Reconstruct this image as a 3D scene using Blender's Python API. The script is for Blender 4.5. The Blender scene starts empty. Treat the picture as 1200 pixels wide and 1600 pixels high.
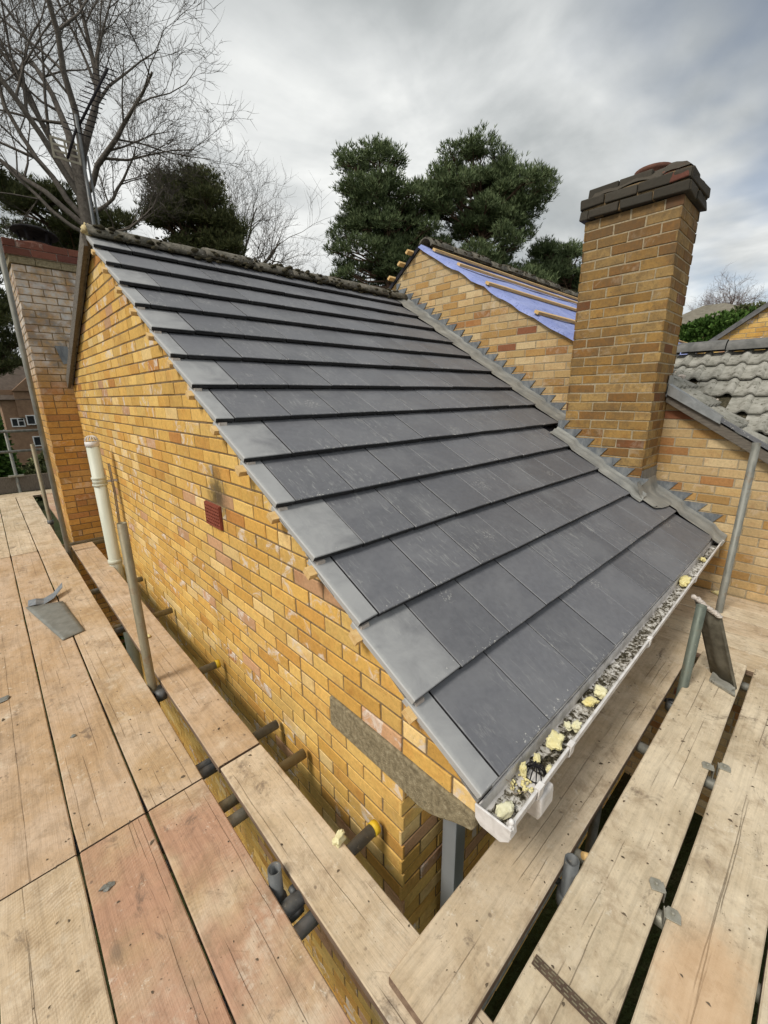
import bpy, math, random
from math import radians as RAD, sin, cos, pi, sqrt
from mathutils import Vector, Matrix, noise as mn
random.seed(7)
scene = bpy.context.scene
COL = scene.collection
# ------------------------------------------------------------------ camera
cam = bpy.data.cameras.new("camera"); camo = bpy.data.objects.new("camera", cam); COL.objects.link(camo)
R_ = Vector((0.726508, -0.687061, -0.011558)); U_ = Vector((0.191695, 0.186491, 0.963574)); F_ = Vector((0.659878, 0.70226, -0.267193))
M = Matrix((( R_.x, U_.x, -F_.x, -0.879551), (R_.y, U_.y, -F_.y, -0.856445), (R_.z, U_.z, -F_.z, 0.0), (0, 0, 0, 1)))
camo.matrix_world = M
cam.sensor_fit = 'VERTICAL'; cam.sensor_height = 36; cam.sensor_width = 27
cam.lens = 652.393 / 1600 * 36
cam.clip_start = 0.02; cam.clip_end = 2000
scene.camera = camo
scene.render.resolution_x = 768; scene.render.resolution_y = 1024
scene.render.engine = 'CYCLES'
# ------------------------------------------------------------------ light
SUN_EL, SUN_AZ = RAD(50), RAD(178)      # azimuth measured from +X counter-clockwise, where the light comes from
sd = Vector((cos(SUN_EL) * cos(SUN_AZ), cos(SUN_EL) * sin(SUN_AZ), sin(SUN_EL)))
sun = bpy.data.lights.new("sun", 'SUN'); sun.energy = 1.5; sun.angle = RAD(16); sun.color = (1.0, 0.95, 0.86)
suno = bpy.data.objects.new("sun", sun); COL.objects.link(suno)
suno.rotation_euler = (-sd).to_track_quat('-Z', 'Y').to_euler()
scene.view_settings.view_transform = 'Standard'; scene.view_settings.look = 'None'
scene.view_settings.gamma = 1; scene.view_settings.exposure = 0.8

class NT:
    """tiny node helper"""
    def __init__(s, tree): s.t = tree; s.n = tree.nodes; s.l = tree.links
    def new(s, typ, **kw):
        nd = s.n.new(typ)
        for k, v in kw.items(): setattr(nd, k, v)
        return nd
    def put(s, sock, v):
        if v is None: return
        if isinstance(v, bpy.types.NodeSocket): s.l.new(v, sock)
        else:
            if isinstance(v, (tuple, list)) and len(v) == 3 and sock.type == 'RGBA': v = (*v, 1)
            sock.default_value = v
    def math(s, op, a, b=None, c=None, clamp=False):
        nd = s.new('ShaderNodeMath', operation=op, use_clamp=clamp)
        s.put(nd.inputs[0], a); s.put(nd.inputs[1], b)
        if c is not None: s.put(nd.inputs[2], c)
        return nd.outputs[0]
    def vmath(s, op, a, b=None):
        nd = s.new('ShaderNodeVectorMath', operation=op); s.put(nd.inputs[0], a); s.put(nd.inputs[1], b); return nd.outputs[0]
    def mix(s, f, a, b, mode='MIX'):
        nd = s.new('ShaderNodeMix', data_type='RGBA', blend_type=mode)
        s.put(nd.inputs[0], f); s.put(nd.inputs[6], a); s.put(nd.inputs[7], b); return nd.outputs[2]
    def noise(s, vec, scale=5, detail=4, rough=.55, dist=0):
        nd = s.new('ShaderNodeTexNoise'); s.put(nd.inputs['Vector'], vec)
        nd.inputs['Scale'].default_value = scale; nd.inputs['Detail'].default_value = detail
        nd.inputs['Roughness'].default_value = rough; nd.inputs['Distortion'].default_value = dist
        return nd.outputs[0]
    def voro(s, vec, scale=5, feature='F1'):
        nd = s.new('ShaderNodeTexVoronoi', feature=feature); s.put(nd.inputs['Vector'], vec); nd.inputs['Scale'].default_value = scale
        return nd.outputs['Distance']
    def ramp(s, f, stops, interp='LINEAR'):
        nd = s.new('ShaderNodeValToRGB'); nd.color_ramp.interpolation = interp
        e = nd.color_ramp.elements
        while len(e) < len(stops): e.new(0.5)
        for i, (p, c) in enumerate(stops):
            e[i].position = p
            e[i].color = (*c, 1) if isinstance(c, (tuple, list)) else (c, c, c, 1)
        s.put(nd.inputs[0], f); return nd.outputs[0]
    def band(s, f, lo, hi):           # smooth 0..1 between lo and hi
        nd = s.new('ShaderNodeMapRange', interpolation_type='SMOOTHSTEP')
        s.put(nd.inputs[0], f); nd.inputs[1].default_value = lo; nd.inputs[2].default_value = hi
        return nd.outputs[0]
    def sep(s, v): nd = s.new('ShaderNodeSeparateXYZ'); s.put(nd.inputs[0], v); return nd.outputs
    def comb(s, x, y, z):
        nd = s.new('ShaderNodeCombineXYZ'); s.put(nd.inputs[0], x); s.put(nd.inputs[1], y); s.put(nd.inputs[2], z); return nd.outputs[0]
    def scale(s, v, sc): return s.vmath('MULTIPLY', v, sc)
    def obj(s): return s.new('ShaderNodeTexCoord').outputs['Object']
    def uv(s): return s.new('ShaderNodeTexCoord').outputs['UV']
    def island(s): return s.new('ShaderNodeNewGeometry').outputs['Random Per Island']
    def rnd(s): return s.new('ShaderNodeObjectInfo').outputs['Random']
    def pos(s): return s.new('ShaderNodeNewGeometry').outputs['Position']

# ------------------------------------------------------------------ sky: broken overcast
world = bpy.data.worlds.new("World"); scene.world = world; world.use_nodes = True
w = NT(world.node_tree); w.n.clear()
out = w.new('ShaderNodeOutputWorld'); bg = w.new('ShaderNodeBackground'); w.l.new(bg.outputs[0], out.inputs[0])
bg2 = w.new('ShaderNodeBackground'); add = w.new('ShaderNodeAddShader')
sky = w.new('ShaderNodeTexSky', sky_type='NISHITA'); sky.sun_disc = False; sky.sun_elevation = SUN_EL
sky.sun_rotation = pi / 2 - SUN_AZ
dirv = w.new('ShaderNodeTexCoord').outputs['Generated']
sx, sy, sz = w.sep(dirv)
den = w.math('ADD', w.math('MAXIMUM', sz, 0.0), 0.22)
cv = w.comb(w.math('DIVIDE', sx, den), w.math('DIVIDE', sy, den), 0.0)
cv2 = w.vmath('ADD', cv, (3.1, 1.7, 0.4))
n1 = w.noise(cv2, 1.15, 7, .52, .35)
n2 = w.noise(w.vmath('ADD', cv, (7.3, 2.2, 4)), 3.0, 5, .5, .5)
nn = w.math('ADD', w.math('MULTIPLY', n1, .78), w.math('MULTIPLY', n2, .22))
def lobe(v, r):
    d_ = Vector(v).normalized(); nd = w.new('ShaderNodeVectorMath', operation='DOT_PRODUCT'); w.put(nd.inputs[0], dirv); nd.inputs[1].default_value = d_
    return w.band(nd.outputs['Value'], cos(r), 1.0)
nn = w.math('ADD', w.math('MULTIPLY', w.math('SUBTRACT', nn, .5), 1.12), .515)
nn = w.math('ADD', nn, w.math('MULTIPLY', lobe((.50, .78, .36), .46), .15))
nn = w.math('SUBTRACT', nn, w.math('MULTIPLY', lobe((.40, .68, .62), .40), .08))
nn = w.math('SUBTRACT', nn, w.math('MULTIPLY', lobe((.62, .55, .56), .45), .03))
ccol = w.ramp(nn, [(0.30, (.20, .213, .217)), (0.42, (.285, .30, .303)), (0.53, (.42, .432, .43)), (0.64, (.60, .605, .59))])
# thin blue breaks low towards +X
nb = w.noise(w.vmath('ADD', cv, (1.0, 5.2, 2)), 1.3, 4)
east = w.band(w.math('SUBTRACT', sx, w.math('MULTIPLY', sy, 0.6)), .25, 1.0)
fb = w.math('MULTIPLY', w.math('MULTIPLY', w.band(nb, .38, .58), east), .75)
w.put(bg.inputs[0], ccol); bg.inputs[1].default_value = 1.0
w.l.new(sky.outputs[0], bg2.inputs[0]); bg2.inputs[1].default_value = 0.055
mx = w.new('ShaderNodeMixShader'); w.put(mx.inputs[0], fb); w.l.new(bg.outputs[0], mx.inputs[1]); w.l.new(bg2.outputs[0], mx.inputs[2])
w.l.new(mx.outputs[0], out.inputs[0])

# ------------------------------------------------------------------ materials
def mat(name, rough=.8, spec=.3, metal=0):
    m = bpy.data.materials.new(name); m.use_nodes = True
    t = NT(m.node_tree); b = t.n['Principled BSDF']
    b.inputs['Roughness'].default_value = rough; b.inputs['Specular IOR Level'].default_value = spec
    b.inputs['Metallic'].default_value = metal
    return m, t, b
def bump(t, b, h, strength=.3, dist=.01):
    nd = t.new('ShaderNodeBump'); t.put(nd.inputs['Height'], h); nd.inputs['Strength'].default_value = strength
    nd.inputs['Distance'].default_value = dist; t.l.new(nd.outputs[0], b.inputs['Normal'])

def brick_mat(name, stops, dirt=None, pale=.0, grime=(.16, .11, .06), grime_amt=.35, extra=None):
    m, t, b = mat(name, .82, .25)
    o = t.obj(); isl = t.island()
    c = t.ramp(isl, stops, 'CONSTANT')
    # every brick carries its own brightness and a flame of darker firing
    h2 = t.math('FRACT', t.math('MULTIPLY', isl, 47.31))
    off = t.vmath('ADD', o, t.comb(t.math('MULTIPLY', isl, 31.0), t.math('MULTIPLY', isl, 17.0), 0.0))
    nA = t.noise(off, 9, 4, .6, .4); nB = t.noise(o, 55, 5, .65); nC = t.noise(o, 230, 3, .6)
    c = t.mix(t.math('MULTIPLY', t.band(nA, .48, .74), .42), c, t.mix(1.0, c, (.72, .50, .42), 'MULTIPLY'))
    c = t.mix(1.0, c, t.ramp(h2, [(0, .86), (1, 1.10)]), 'MULTIPLY')
    c = t.mix(1.0, c, t.ramp(nB, [(.25, .80), (.6, 1.05), (.8, 1.12)]), 'MULTIPLY')
    h3 = t.math('FRACT', t.math('MULTIPLY', isl, 91.7))
    eff = t.math('MULTIPLY', t.band(t.noise(off, 11, 5, .7, .8), .50, .64), t.band(h3, .72, .80))
    c = t.mix(t.math('MULTIPLY', eff, pale), c, (.74, .64, .55))
    spk = t.math('GREATER_THAN', t.noise(o, 120, 2, .5), .70)
    c = t.mix(t.math('MULTIPLY', spk, .5), c, (.16, .09, .04))
    gr = t.math('MULTIPLY', t.band(t.noise(o, 2.2, 6, .65), .5, .75), grime_amt)
    c = t.mix(gr, c, grime)
    if extra: c = extra(t, o, c)
    t.put(b.inputs['Base Color'], c)
    bump(t, b, t.math('ADD', t.math('MULTIPLY', nB, .6), t.math('MULTIPLY', nC, .5)), .55, .004)
    return m
def soot(t, o, c):
    x, y, z = t.sep(t.pos())
    dy = t.math('DIVIDE', t.math('SUBTRACT', y, 1.44), .14); dz = t.math('DIVIDE', t.math('SUBTRACT', z, -.52), .19)
    d = t.math('SQRT', t.math('ADD', t.math('MULTIPLY', dy, dy), t.math('MULTIPLY', dz, dz)))
    d = t.math('ADD', d, t.math('MULTIPLY', t.math('SUBTRACT', t.noise(o, 14, 5, .7), .5), 1.6))
    f = t.math('SUBTRACT', 1.0, t.band(d, .15, 1.25))
    return t.mix(t.math('MULTIPLY', f, .88), c, (.07, .055, .03))
def lime(t, o, c):           # old lime wash on the upper half of the stack
    x, y, z = t.sep(t.pos())
    zz = t.math('ADD', z, t.math('MULTIPLY', t.math('SUBTRACT', t.noise(o, 5, 5, .7), .5), .9))
    f = t.math('MULTIPLY', t.band(zz, -.05, .55), t.ramp(t.noise(o, 13, 6, .7), [(.36, .25), (.60, .95)]))
    return t.mix(f, c, t.mix(t.band(t.noise(o, 6, 4), .4, .6), (.27, .24, .215), (.60, .585, .57)))
def grimy_top(t, o, c):
    x, y, z = t.sep(t.pos())
    zz = t.math('ADD', z, t.math('MULTIPLY', t.math('SUBTRACT', t.noise(o, 6, 5, .7), .5), .7))
    c = t.mix(1.0, c, (.72, .69, .60), 'MULTIPLY')
    c = t.mix(t.math('MULTIPLY', t.band(t.noise(o, 5, 8, .8), .42, .62), .58), c, (.13, .088, .045))
    c = t.mix(t.math('MULTIPLY', t.band(t.noise(o, 34, 5, .75), .54, .66), .45), c, (.11, .08, .045))
    c = t.mix(t.math('MULTIPLY', t.band(zz, .5, 1.4), .35), c, (.13, .085, .045))
    return t.mix(t.math('MULTIPLY', t.band(zz, 1.15, 1.5), .6), c, (.07, .055, .04))
Y0 = (.72, .435, .115); Y1 = (.78, .51, .16); Y2 = (.66, .375, .09); Y3 = (.73, .455, .135); O1 = (.63, .34, .085); O2 = (.52, .24, .065); P1 = (.60, .35, .19); YP = (.82, .58, .25)
M_brick = brick_mat('yellow_brick', [(0, Y0), (.24, Y1), (.42, Y3), (.56, Y2), (.66, YP), (.74, Y0), (.84, O1), (.91, P1), (.955, O2), (.975, Y1)], pale=.9, grime_amt=.22, extra=soot)
B0 = (.52, .35, .155); B1 = (.57, .40, .20); B2 = (.44, .26, .095); B3 = (.60, .45, .25)
M_brick2 = brick_mat('buff_brick', [(0, B0), (.22, B1), (.48, B3), (.66, B2), (.84, (.40, .20, .075)), (.90, B1), (.965, (.30, .12, .06))], pale=.25, grime_amt=.22)
M_brick3 = brick_mat('weathered_stack_brick', [(0, (.54, .33, .115)), (.22, (.46, .27, .09)), (.42, (.36, .19, .065)), (.60, (.60, .40, .17)), (.80, (.40, .25, .10)), (.88, (.28, .115, .05)), (.92, (.24, .13, .06)), (.95, (.50, .31, .12))], pale=.3, grime_amt=.30, extra=grimy_top)
M_brick4 = brick_mat('limed_stack_brick', [(0, (.62, .35, .10)), (.3, (.55, .30, .08)), (.6, (.60, .36, .13)), (.85, (.50, .26, .10))], pale=.4, grime_amt=.3, extra=lime)
M_redbrick = brick_mat('red_cap_brick', [(0, (.155, .058, .040)), (.5, (.185, .07, .047)), (.8, (.13, .048, .036))], pale=.3, grime_amt=.5, grime=(.10, .05, .035))
M_sootbrick = brick_mat('sooty_cap_brick', [(0, (.060, .052, .040)), (.4, (.078, .066, .05)), (.8, (.05, .045, .036))], pale=.05, grime=(.04, .04, .028), grime_amt=.8, extra=lambda t, o, c: t.mix(.4, c, (.055, .048, .037)))

def simple(name, c1, c2, scale=20, rough=.8, metal=0, spec=.3, bs=.3, bd=.004, det=5, vec=None, c3=None):
    m, t, b = mat(name, rough, spec, metal); o = t.obj()
    if vec: o = t.scale(o, vec)
    n = t.noise(o, scale, det, .6, .3)
    st = [(.32, c1), (.68, c2)] if c3 is None else [(.3, c1), (.55, c2), (.72, c3)]
    t.put(b.inputs['Base Color'], t.ramp(n, st)); bump(t, b, t.noise(o, scale * 4, 4, .6), bs, bd)
    return m
M_mortar = simple('mortar', (.15, .105, .055), (.30, .21, .115), 60, .95, bs=.6)
M_mortar2 = simple('pale_mortar', (.30, .24, .15), (.45, .37, .25), 60, .95, bs=.6)
M_bedding = simple('bedding_mortar', (.45, .38, .33), (.62, .56, .50), 40, .9, bs=.6)
M_cloak = simple('fibre_cement', (.16, .15, .135), (.30, .285, .26), 12, .9)
M_kneel = simple('weathered_concrete', (.155, .125, .075), (.30, .25, .155), 48, .95, bs=1, bd=.006, det=10, c3=(.44, .38, .26))
M_batten = simple('batten_timber', (.60, .37, .14), (.76, .53, .25), 14, .7, vec=(1, 4, 4))
M_barge = simple('weathered_bargeboard', (.10, .085, .07), (.19, .165, .135), 25, .85, vec=(4, .6, 4))
M_airbrick = simple('terracotta', (.20, .05, .03), (.30, .08, .045), 40, .8)
M_upvc = simple('grey_upvc', (.30, .315, .33), (.36, .375, .39), 3, .35, spec=.5, bs=.03)
M_white = simple('dirty_white_upvc', (.48, .45, .42), (.72, .69, .67), 16, .45, spec=.45, bs=.08, c3=(.80, .78, .76))
M_pipe = simple('cream_soil_pipe', (.50, .52, .42), (.66, .67, .57), 5, .5, spec=.4, bs=.1, vec=(1, 1, .4))
M_cable = simple('cable', (.22, .17, .13), (.3, .24, .18), 9, .6)
M_terra = simple('clay_pot', (.11, .05, .035), (.17, .075, .05), 18, .85)
M_black = simple('black_steel', (.012, .011, .013), (.03, .028, .03), 14, .9, spec=.1)
M_dark = simple('dark_felt', (.012, .012, .018), (.03, .03, .04), 14, .9)
M_soil = simple('shaded_boarding', (.05, .035, .02), (.09, .065, .04), 8, .95)
M_foam, tf, bf = mat('expanding_foam', .85, .2); of_ = tf.obj()
tf.put(bf.inputs['Base Color'], tf.mix(tf.rnd(), tf.ramp(tf.noise(of_, 45, 5), [(.3, (.74, .62, .24)), (.7, (.86, .78, .42))]), tf.ramp(tf.noise(of_, 45, 5), [(.3, (.70, .66, .42)), (.7, (.84, .82, .62))])))
bf.inputs['Subsurface Weight'].default_value = .0
bump(tf, bf, tf.noise(of_, 130, 5, .7), .8, .004)

def tube_mat(name, a, b_, rust=.15):
    m, t, b = mat(name, .5, .4, .35); o = t.obj()
    n = t.noise(t.scale(o, (1, 1, .35)), 26, 6, .65)
    c = t.ramp(n, [(.3, a), (.7, b_)])
    c = t.mix(t.math('MULTIPLY', t.band(t.noise(o, 11, 6, .7), .56, .68), rust * 3), c, (.20, .12, .06))
    c = t.mix(t.math('MULTIPLY', t.band(t.noise(o, 50, 4, .7), .64, .70), .6), c, (.42, .38, .30))
    t.put(b.inputs['Base Color'], c); t.put(b.inputs['Roughness'], t.ramp(n, [(.3, .42), (.7, .7)]))
    bump(t, b, t.noise(o, 120, 4), .25, .002); return m
M_tube = tube_mat('galvanised_tube', (.15, .15, .13), (.30, .295, .26))
M_tube_d = tube_mat('dark_scaffold_tube', (.085, .092, .095), (.19, .195, .195), .08)
M_tube_g = tube_mat('greenish_scaffold_tube', (.085, .10, .08), (.17, .19, .155), .12)
M_tube_t = tube_mat('tan_scaffold_tube', (.17, .145, .09), (.29, .25, .17), .2)
M_alu = simple('dull_aluminium', (.30, .31, .31), (.42, .43, .43), 14, .4, metal=.6)
M_clip = simple('zinc_clip', (.26, .25, .20), (.42, .40, .34), 30, .5, metal=.4)
M_yellow = simple('yellow_plastic', (.62, .40, .02), (.72, .48, .03), 20, .5)

def lead_mat():
    m, t, b = mat('lead_sheet', .45, .4, .25); o = t.obj()
    n = t.noise(t.scale(o, (1, 1, .4)), 22, 6, .65, .5)
    c = t.ramp(n, [(.28, (.12, .132, .148)), (.5, (.19, .205, .22)), (.7, (.29, .295, .295))])
    c = t.mix(t.math('MULTIPLY', t.band(t.noise(o, 9, 5, .7), .58, .72), .4), c, (.36, .35, .31))
    t.put(b.inputs['Base Color'], c); t.put(b.inputs['Roughness'], t.ramp(n, [(.3, .35), (.7, .6)]))
    bump(t, b, t.noise(o, 14, 4), .5, .01); return m
M_lead = lead_mat()
M_leadbase = simple('stained_lead_apron', (.19, .195, .19), (.30, .30, .28), 9, .5, .2, bs=.15, bd=.004, c3=(.40, .40, .37), vec=(1, .35, 1))

def tile_mat(name, verge_tone):
    m, t, b = mat(name, .55, .35); o = t.obj(); u, v, _ = t.sep(t.uv()); isl = t.island()
    n = t.noise(o, 38, 6, .6); nl = t.noise(o, 3.2, 5, .6, .6); nf = t.noise(o, 420, 2, .5)
    c = t.ramp(n, [(.3, (.122, .124, .136)), (.7, (.150, .152, .165))])
    c = t.mix(1.0, c, t.ramp(isl, [(0, .87), (1, 1.11)]), 'MULTIPLY')
    c = t.mix(t.math('MULTIPLY', t.band(nl, .42, .68), .34), c, (.22, .222, .23))
    # scuffs and scratches dragged down the slope, boot marks
    sc = t.noise(t.scale(o, (30, 7, 7)), 1.6, 5, .7, 1.2)
    c = t.mix(t.math('MULTIPLY', t.math('MULTIPLY', t.band(sc, .53, .68), t.band(t.noise(o, 2.2, 3), .42, .58)), .55), c, (.33, .33, .32))
    boot = t.math('MULTIPLY', t.band(t.voro(t.scale(o, (1, 1.2, .2)), 2.3), .16, .10), t.band(t.voro(o, 75), .42, .30))
    c = t.mix(t.math('MULTIPLY', boot, .6), c, (.34, .335, .32))
    # chipped pale flecks, thickest along the nose
    near = t.math('SUBTRACT', 1.0, t.band(v, .0, .16))
    th = t.math('SUBTRACT', .692, t.math('MULTIPLY', near, .092))
    fl = t.math('GREATER_THAN', t.math('ADD', t.math('MULTIPLY', t.noise(o, 62, 4, .75), .8), t.math('MULTIPLY', t.noise(o, 7, 3), .2)), th)
    c = t.mix(t.math('MULTIPLY', fl, .8), c, (.55, .54, .50))
    if verge_tone:  # verge tiles: paler in blotches, palest towards the outer edge
        d = t.math('ADD', t.math('MULTIPLY', t.noise(o, 7, 5, .6, .5), .9), t.math('MULTIPLY', t.math('SUBTRACT', 1.0, u), .35))
        c = t.mix(t.math('MULTIPLY', t.band(d, .20, .90), .85), c, (.37, .372, .37))
        edge = t.math('SUBTRACT', 1.0, t.band(t.math('ADD', u, t.math('MULTIPLY', t.noise(o, 60, 3), .06)), .02, .09))
        c = t.mix(t.math('MULTIPLY', edge, .8), c, (.46, .455, .44))
    t.put(b.inputs['Base Color'], c)
    t.put(b.inputs['Roughness'], t.ramp(nl, [(.3, .40), (.7, .56)]))
    bump(t, b, t.math('ADD', t.math('MULTIPLY', nf, .6), t.math('MULTIPLY', n, .4)), .35, .0015); return m
M_tile = tile_mat('grey_concrete_tile', False); M_tilev = tile_mat('pale_verge_tile', True)
M_nose = simple('dark_shaded_tile_edge', (.018, .018, .020), (.045, .045, .048), 60, .7)  # noses and joint sides: dark edge plus shadow painted into the colour

def board_mat(name='scaffold_board', pink=0.0, grey=0.0, saw=.0, stain=None):
    m, t, b = mat(name, .9, .15); o = t.obj(); r = t.rnd(); oo = o
    o = t.vmath('ADD', o, t.comb(t.math('MULTIPLY', r, 41), t.math('MULTIPLY', r, 23), t.math('MULTIPLY', r, 9)))
    wob = t.new('ShaderNodeTexNoise'); t.put(wob.inputs['Vector'], o); wob.inputs['Scale'].default_value = 2.2; wob.inputs['Detail'].default_value = 2
    ow = t.vmath('ADD', o, t.vmath('MULTIPLY', wob.outputs['Color'], (0, .05, 0)))
    g1 = t.noise(t.scale(ow, (1.0, 22, 22)), 2.0, 6, .62, .3)       # long grain
    g2 = t.noise(t.scale(ow, (4, 130, 130)), 2.0, 3, .6, .1)       # fine grain
    bl = t.noise(o, 2.6, 8, .66, .4); bs = t.noise(o, 9, 8, .72, .3); fi = t.noise(o, 36, 8, .75, .2)
    c = t.ramp(bl, [(.25, (.36, .24, .13)), (.42, (.49, .35, .205)), (.56, (.565, .435, .30)), (.75, (.66, .54, .41))])
    c = t.mix(t.ramp(r, [(0, .0), (1, .28)]), c, (.45, .28, .185))
    if pink: c = t.mix(t.math('MULTIPLY', t.band(t.noise(o, 3.5, 5), .34, .62), pink), c, (.44, .245, .165))
    if grey: c = t.mix(grey, c, t.ramp(bl, [(.3, (.47, .385, .265)), (.6, (.71, .61, .45))]))
    c = t.mix(1.0, c, t.ramp(g1, [(.28, .80), (.5, 1.0), (.72, 1.07)]), 'MULTIPLY')
    c = t.mix(1.0, c, t.ramp(g2, [(.3, .93), (.7, 1.05)]), 'MULTIPLY')
    c = t.mix(1.0, c, t.ramp(fi, [(.30, .70), (.44, .96), (.6, 1.03), (.75, 1.16)]), 'MULTIPLY')
    if saw:
        wv = t.new('ShaderNodeTexWave', wave_type='RINGS', rings_direction='Z', wave_profile='SIN')
        t.put(wv.inputs['Vector'], t.vmath('ADD', t.scale(o, (1, 1, 0)), (0, -.9, 0))); wv.inputs['Scale'].default_value = 24; wv.inputs['Distortion'].default_value = 9; wv.inputs['Detail'].default_value = 4; wv.inputs['Detail Scale'].default_value = .7
        c = t.mix(t.math('MULTIPLY', t.band(t.noise(o, 3.3, 4), .44, .62), saw), c, t.ramp(wv.outputs[0], [(0, (.30, .20, .11)), (1, (.70, .58, .42))]))
    # trodden mud in broad soft patches, with pale drier islands
    c = t.mix(t.math('MULTIPLY', t.band(bs, .48, .68), .52), c, (.26, .18, .11))
    c = t.mix(t.math('MULTIPLY', t.band(t.noise(t.vmath('ADD', o, (5, 8, 1)), 6, 7, .7), .56, .70), .5), c, (.66, .57, .44))
    st = t.noise(t.scale(o, (1, 1.5, 1)), 4.3, 9, .74, 1.0)
    c = t.mix(t.math('MULTIPLY', t.band(st, .57, .68), .65), c, (.14, .105, .08))
    # small dark dabs and pinholes, two sizes
    d1 = t.voro(t.vmath('ADD', o, t.vmath('MULTIPLY', wob.outputs['Color'], (.1, .1, 0))), 17)
    k1 = t.math('MULTIPLY', t.math('SUBTRACT', 1.0, t.band(d1, .06, .13)), t.band(t.noise(o, 4.1, 3), .50, .60))
    c = t.mix(t.math('MULTIPLY', k1, .65), c, (.15, .11, .08))
    d2 = t.voro(t.scale(o, (1, 1, .1)), 60); k2 = t.math('MULTIPLY', t.math('SUBTRACT', 1.0, t.band(d2, .10, .18)), t.band(t.noise(o, 7.7, 3), .52, .60))
    c = t.mix(t.math('MULTIPLY', k2, .55), c, (.16, .12, .08))
    # splashes of plaster
    pl = t.noise(t.vmath('ADD', o, (9, 4, 2)), 24, 7, .78, .4)
    c = t.mix(t.math('MULTIPLY', t.math('MULTIPLY', t.band(pl, .58, .66), t.band(t.noise(o, 2.9, 3), .47, .58)), .6), c, (.72, .66, .55))
    # boot prints: rows of lugs
    bt = t.math('MULTIPLY', t.band(t.voro(t.scale(o, (1.4, 3.2, .1)), 1.7), .17, .12), t.band(t.voro(t.scale(o, (1, .6, .1)), 62), .45, .30))
    c = t.mix(t.math('MULTIPLY', bt, .28), c, (.70, .62, .50))
    # knots
    kd = t.voro(t.scale(o, (1.0, 2.4, .1)), 1.9)
    kd = t.math('ADD', kd, t.math('MULTIPLY', t.math('SUBTRACT', t.noise(o, 30, 3), .5), .05))
    c = t.mix(t.math('MULTIPLY', t.math('SUBTRACT', 1.0, t.band(kd, .035, .075)), .6), c, (.20, .145, .105))
    c = t.mix(t.math('MULTIPLY', t.math('SUBTRACT', 1.0, t.band(t.math('ABSOLUTE', t.math('SUBTRACT', kd, .07)), .0, .014)), .35), c, (.22, .15, .10))
    # drying cracks that run with the grain
    x_, y_, z_ = t.sep(oo); cl = None
    for q in range(3):
        hq = t.math('FRACT', t.math('MULTIPLY', r, 13.7 + 29.3 * q))
        yy = t.math('MULTIPLY', t.math('SUBTRACT', hq, .5), .19)
        bend = t.math('MULTIPLY', t.math('SUBTRACT', t.noise(t.comb(t.math('ADD', x_, t.math('MULTIPLY', hq, 50)), 0.0, 0.0), 2.0, 4, .5), .5), .032)
        dq = t.math('ABSOLUTE', t.math('SUBTRACT', t.math('SUBTRACT', y_, yy), bend))
        ln = t.math('SUBTRACT', 1.0, t.band(dq, .0003, .0016))
        ln = t.math('MULTIPLY', ln, t.band(t.noise(t.comb(t.math('ADD', x_, t.math('MULTIPLY', hq, 90)), 3.0, 0.0), 1.7, 3), .47, .55))
        cl = ln if cl is None else t.math('MAXIMUM', cl, ln)
    c = t.mix(t.math('MULTIPLY', cl, .55), c, (.13, .09, .06))
    # fine scratches across at odd angles
    for q, (ax, ay) in enumerate(((1.0, .5), (.8, -.9), (.3, 1.0))):
        sc = t.noise(t.comb(t.math('ADD', t.math('MULTIPLY', x_, ax * 60), t.math('MULTIPLY', y_, ay * 60)), t.math('ADD', t.math('MULTIPLY', x_, -ay * 2.5), t.math('MULTIPLY', y_, ax * 2.5)), t.math('MULTIPLY', r, 40)), 1.0, 2)
        c = t.mix(t.math('MULTIPLY', t.math('MULTIPLY', t.band(sc, .70, .76), t.band(t.noise(t.vmath('ADD', o, (q, 2, 3)), 4.5, 2), .52, .6)), .4), c, (.25, .16, .10) if q else (.75, .66, .52))
    if stain: 
        x, y, z = t.sep(oo)
        dd = t.math('SQRT', t.math('ADD', t.math('POWER', t.math('DIVIDE', t.math('SUBTRACT', x, stain[0]), stain[2]), 2), t.math('POWER', t.math('DIVIDE', t.math('SUBTRACT', y, stain[1]), stain[3]), 2)))
        dd = t.math('ADD', dd, t.math('MULTIPLY', t.math('SUBTRACT', bs, .5), 1.6))
        c = t.mix(t.math('MULTIPLY', t.math('SUBTRACT', 1.0, t.band(dd, .4, 1.3)), .55), c, (.56, .33, .17))
    # edges and ends worn darker where dirt gathers on the arris
    t.put(b.inputs['Base Color'], c)
    hgt = t.math('SUBTRACT', t.math('ADD', t.math('MULTIPLY', g1, .5), t.math('MULTIPLY', g2, .35)), t.math('MULTIPLY', cl, .9))
    hgt = t.math('ADD', t.math('ADD', hgt, t.math('MULTIPLY', bs, .35)), t.math('MULTIPLY', fi, .35))
    bump(t, b, hgt, .7, .005); return m
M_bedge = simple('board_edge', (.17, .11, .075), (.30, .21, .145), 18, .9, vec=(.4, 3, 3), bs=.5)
M_board = board_mat(); M_board_p = board_mat('pink_scaffold_board', .8, 0, .10); M_board_w = board_mat('bleached_scaffold_board', 0, .5); M_board_s = board_mat('sawn_scaffold_board', 0, .35, .3); M_board_g = board_mat('grey_scaffold_board', 0, .8); M_board_o = board_mat('rust_stained_scaffold_board', 0, .8, 0, (.62, .0, .22, .12))

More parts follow.
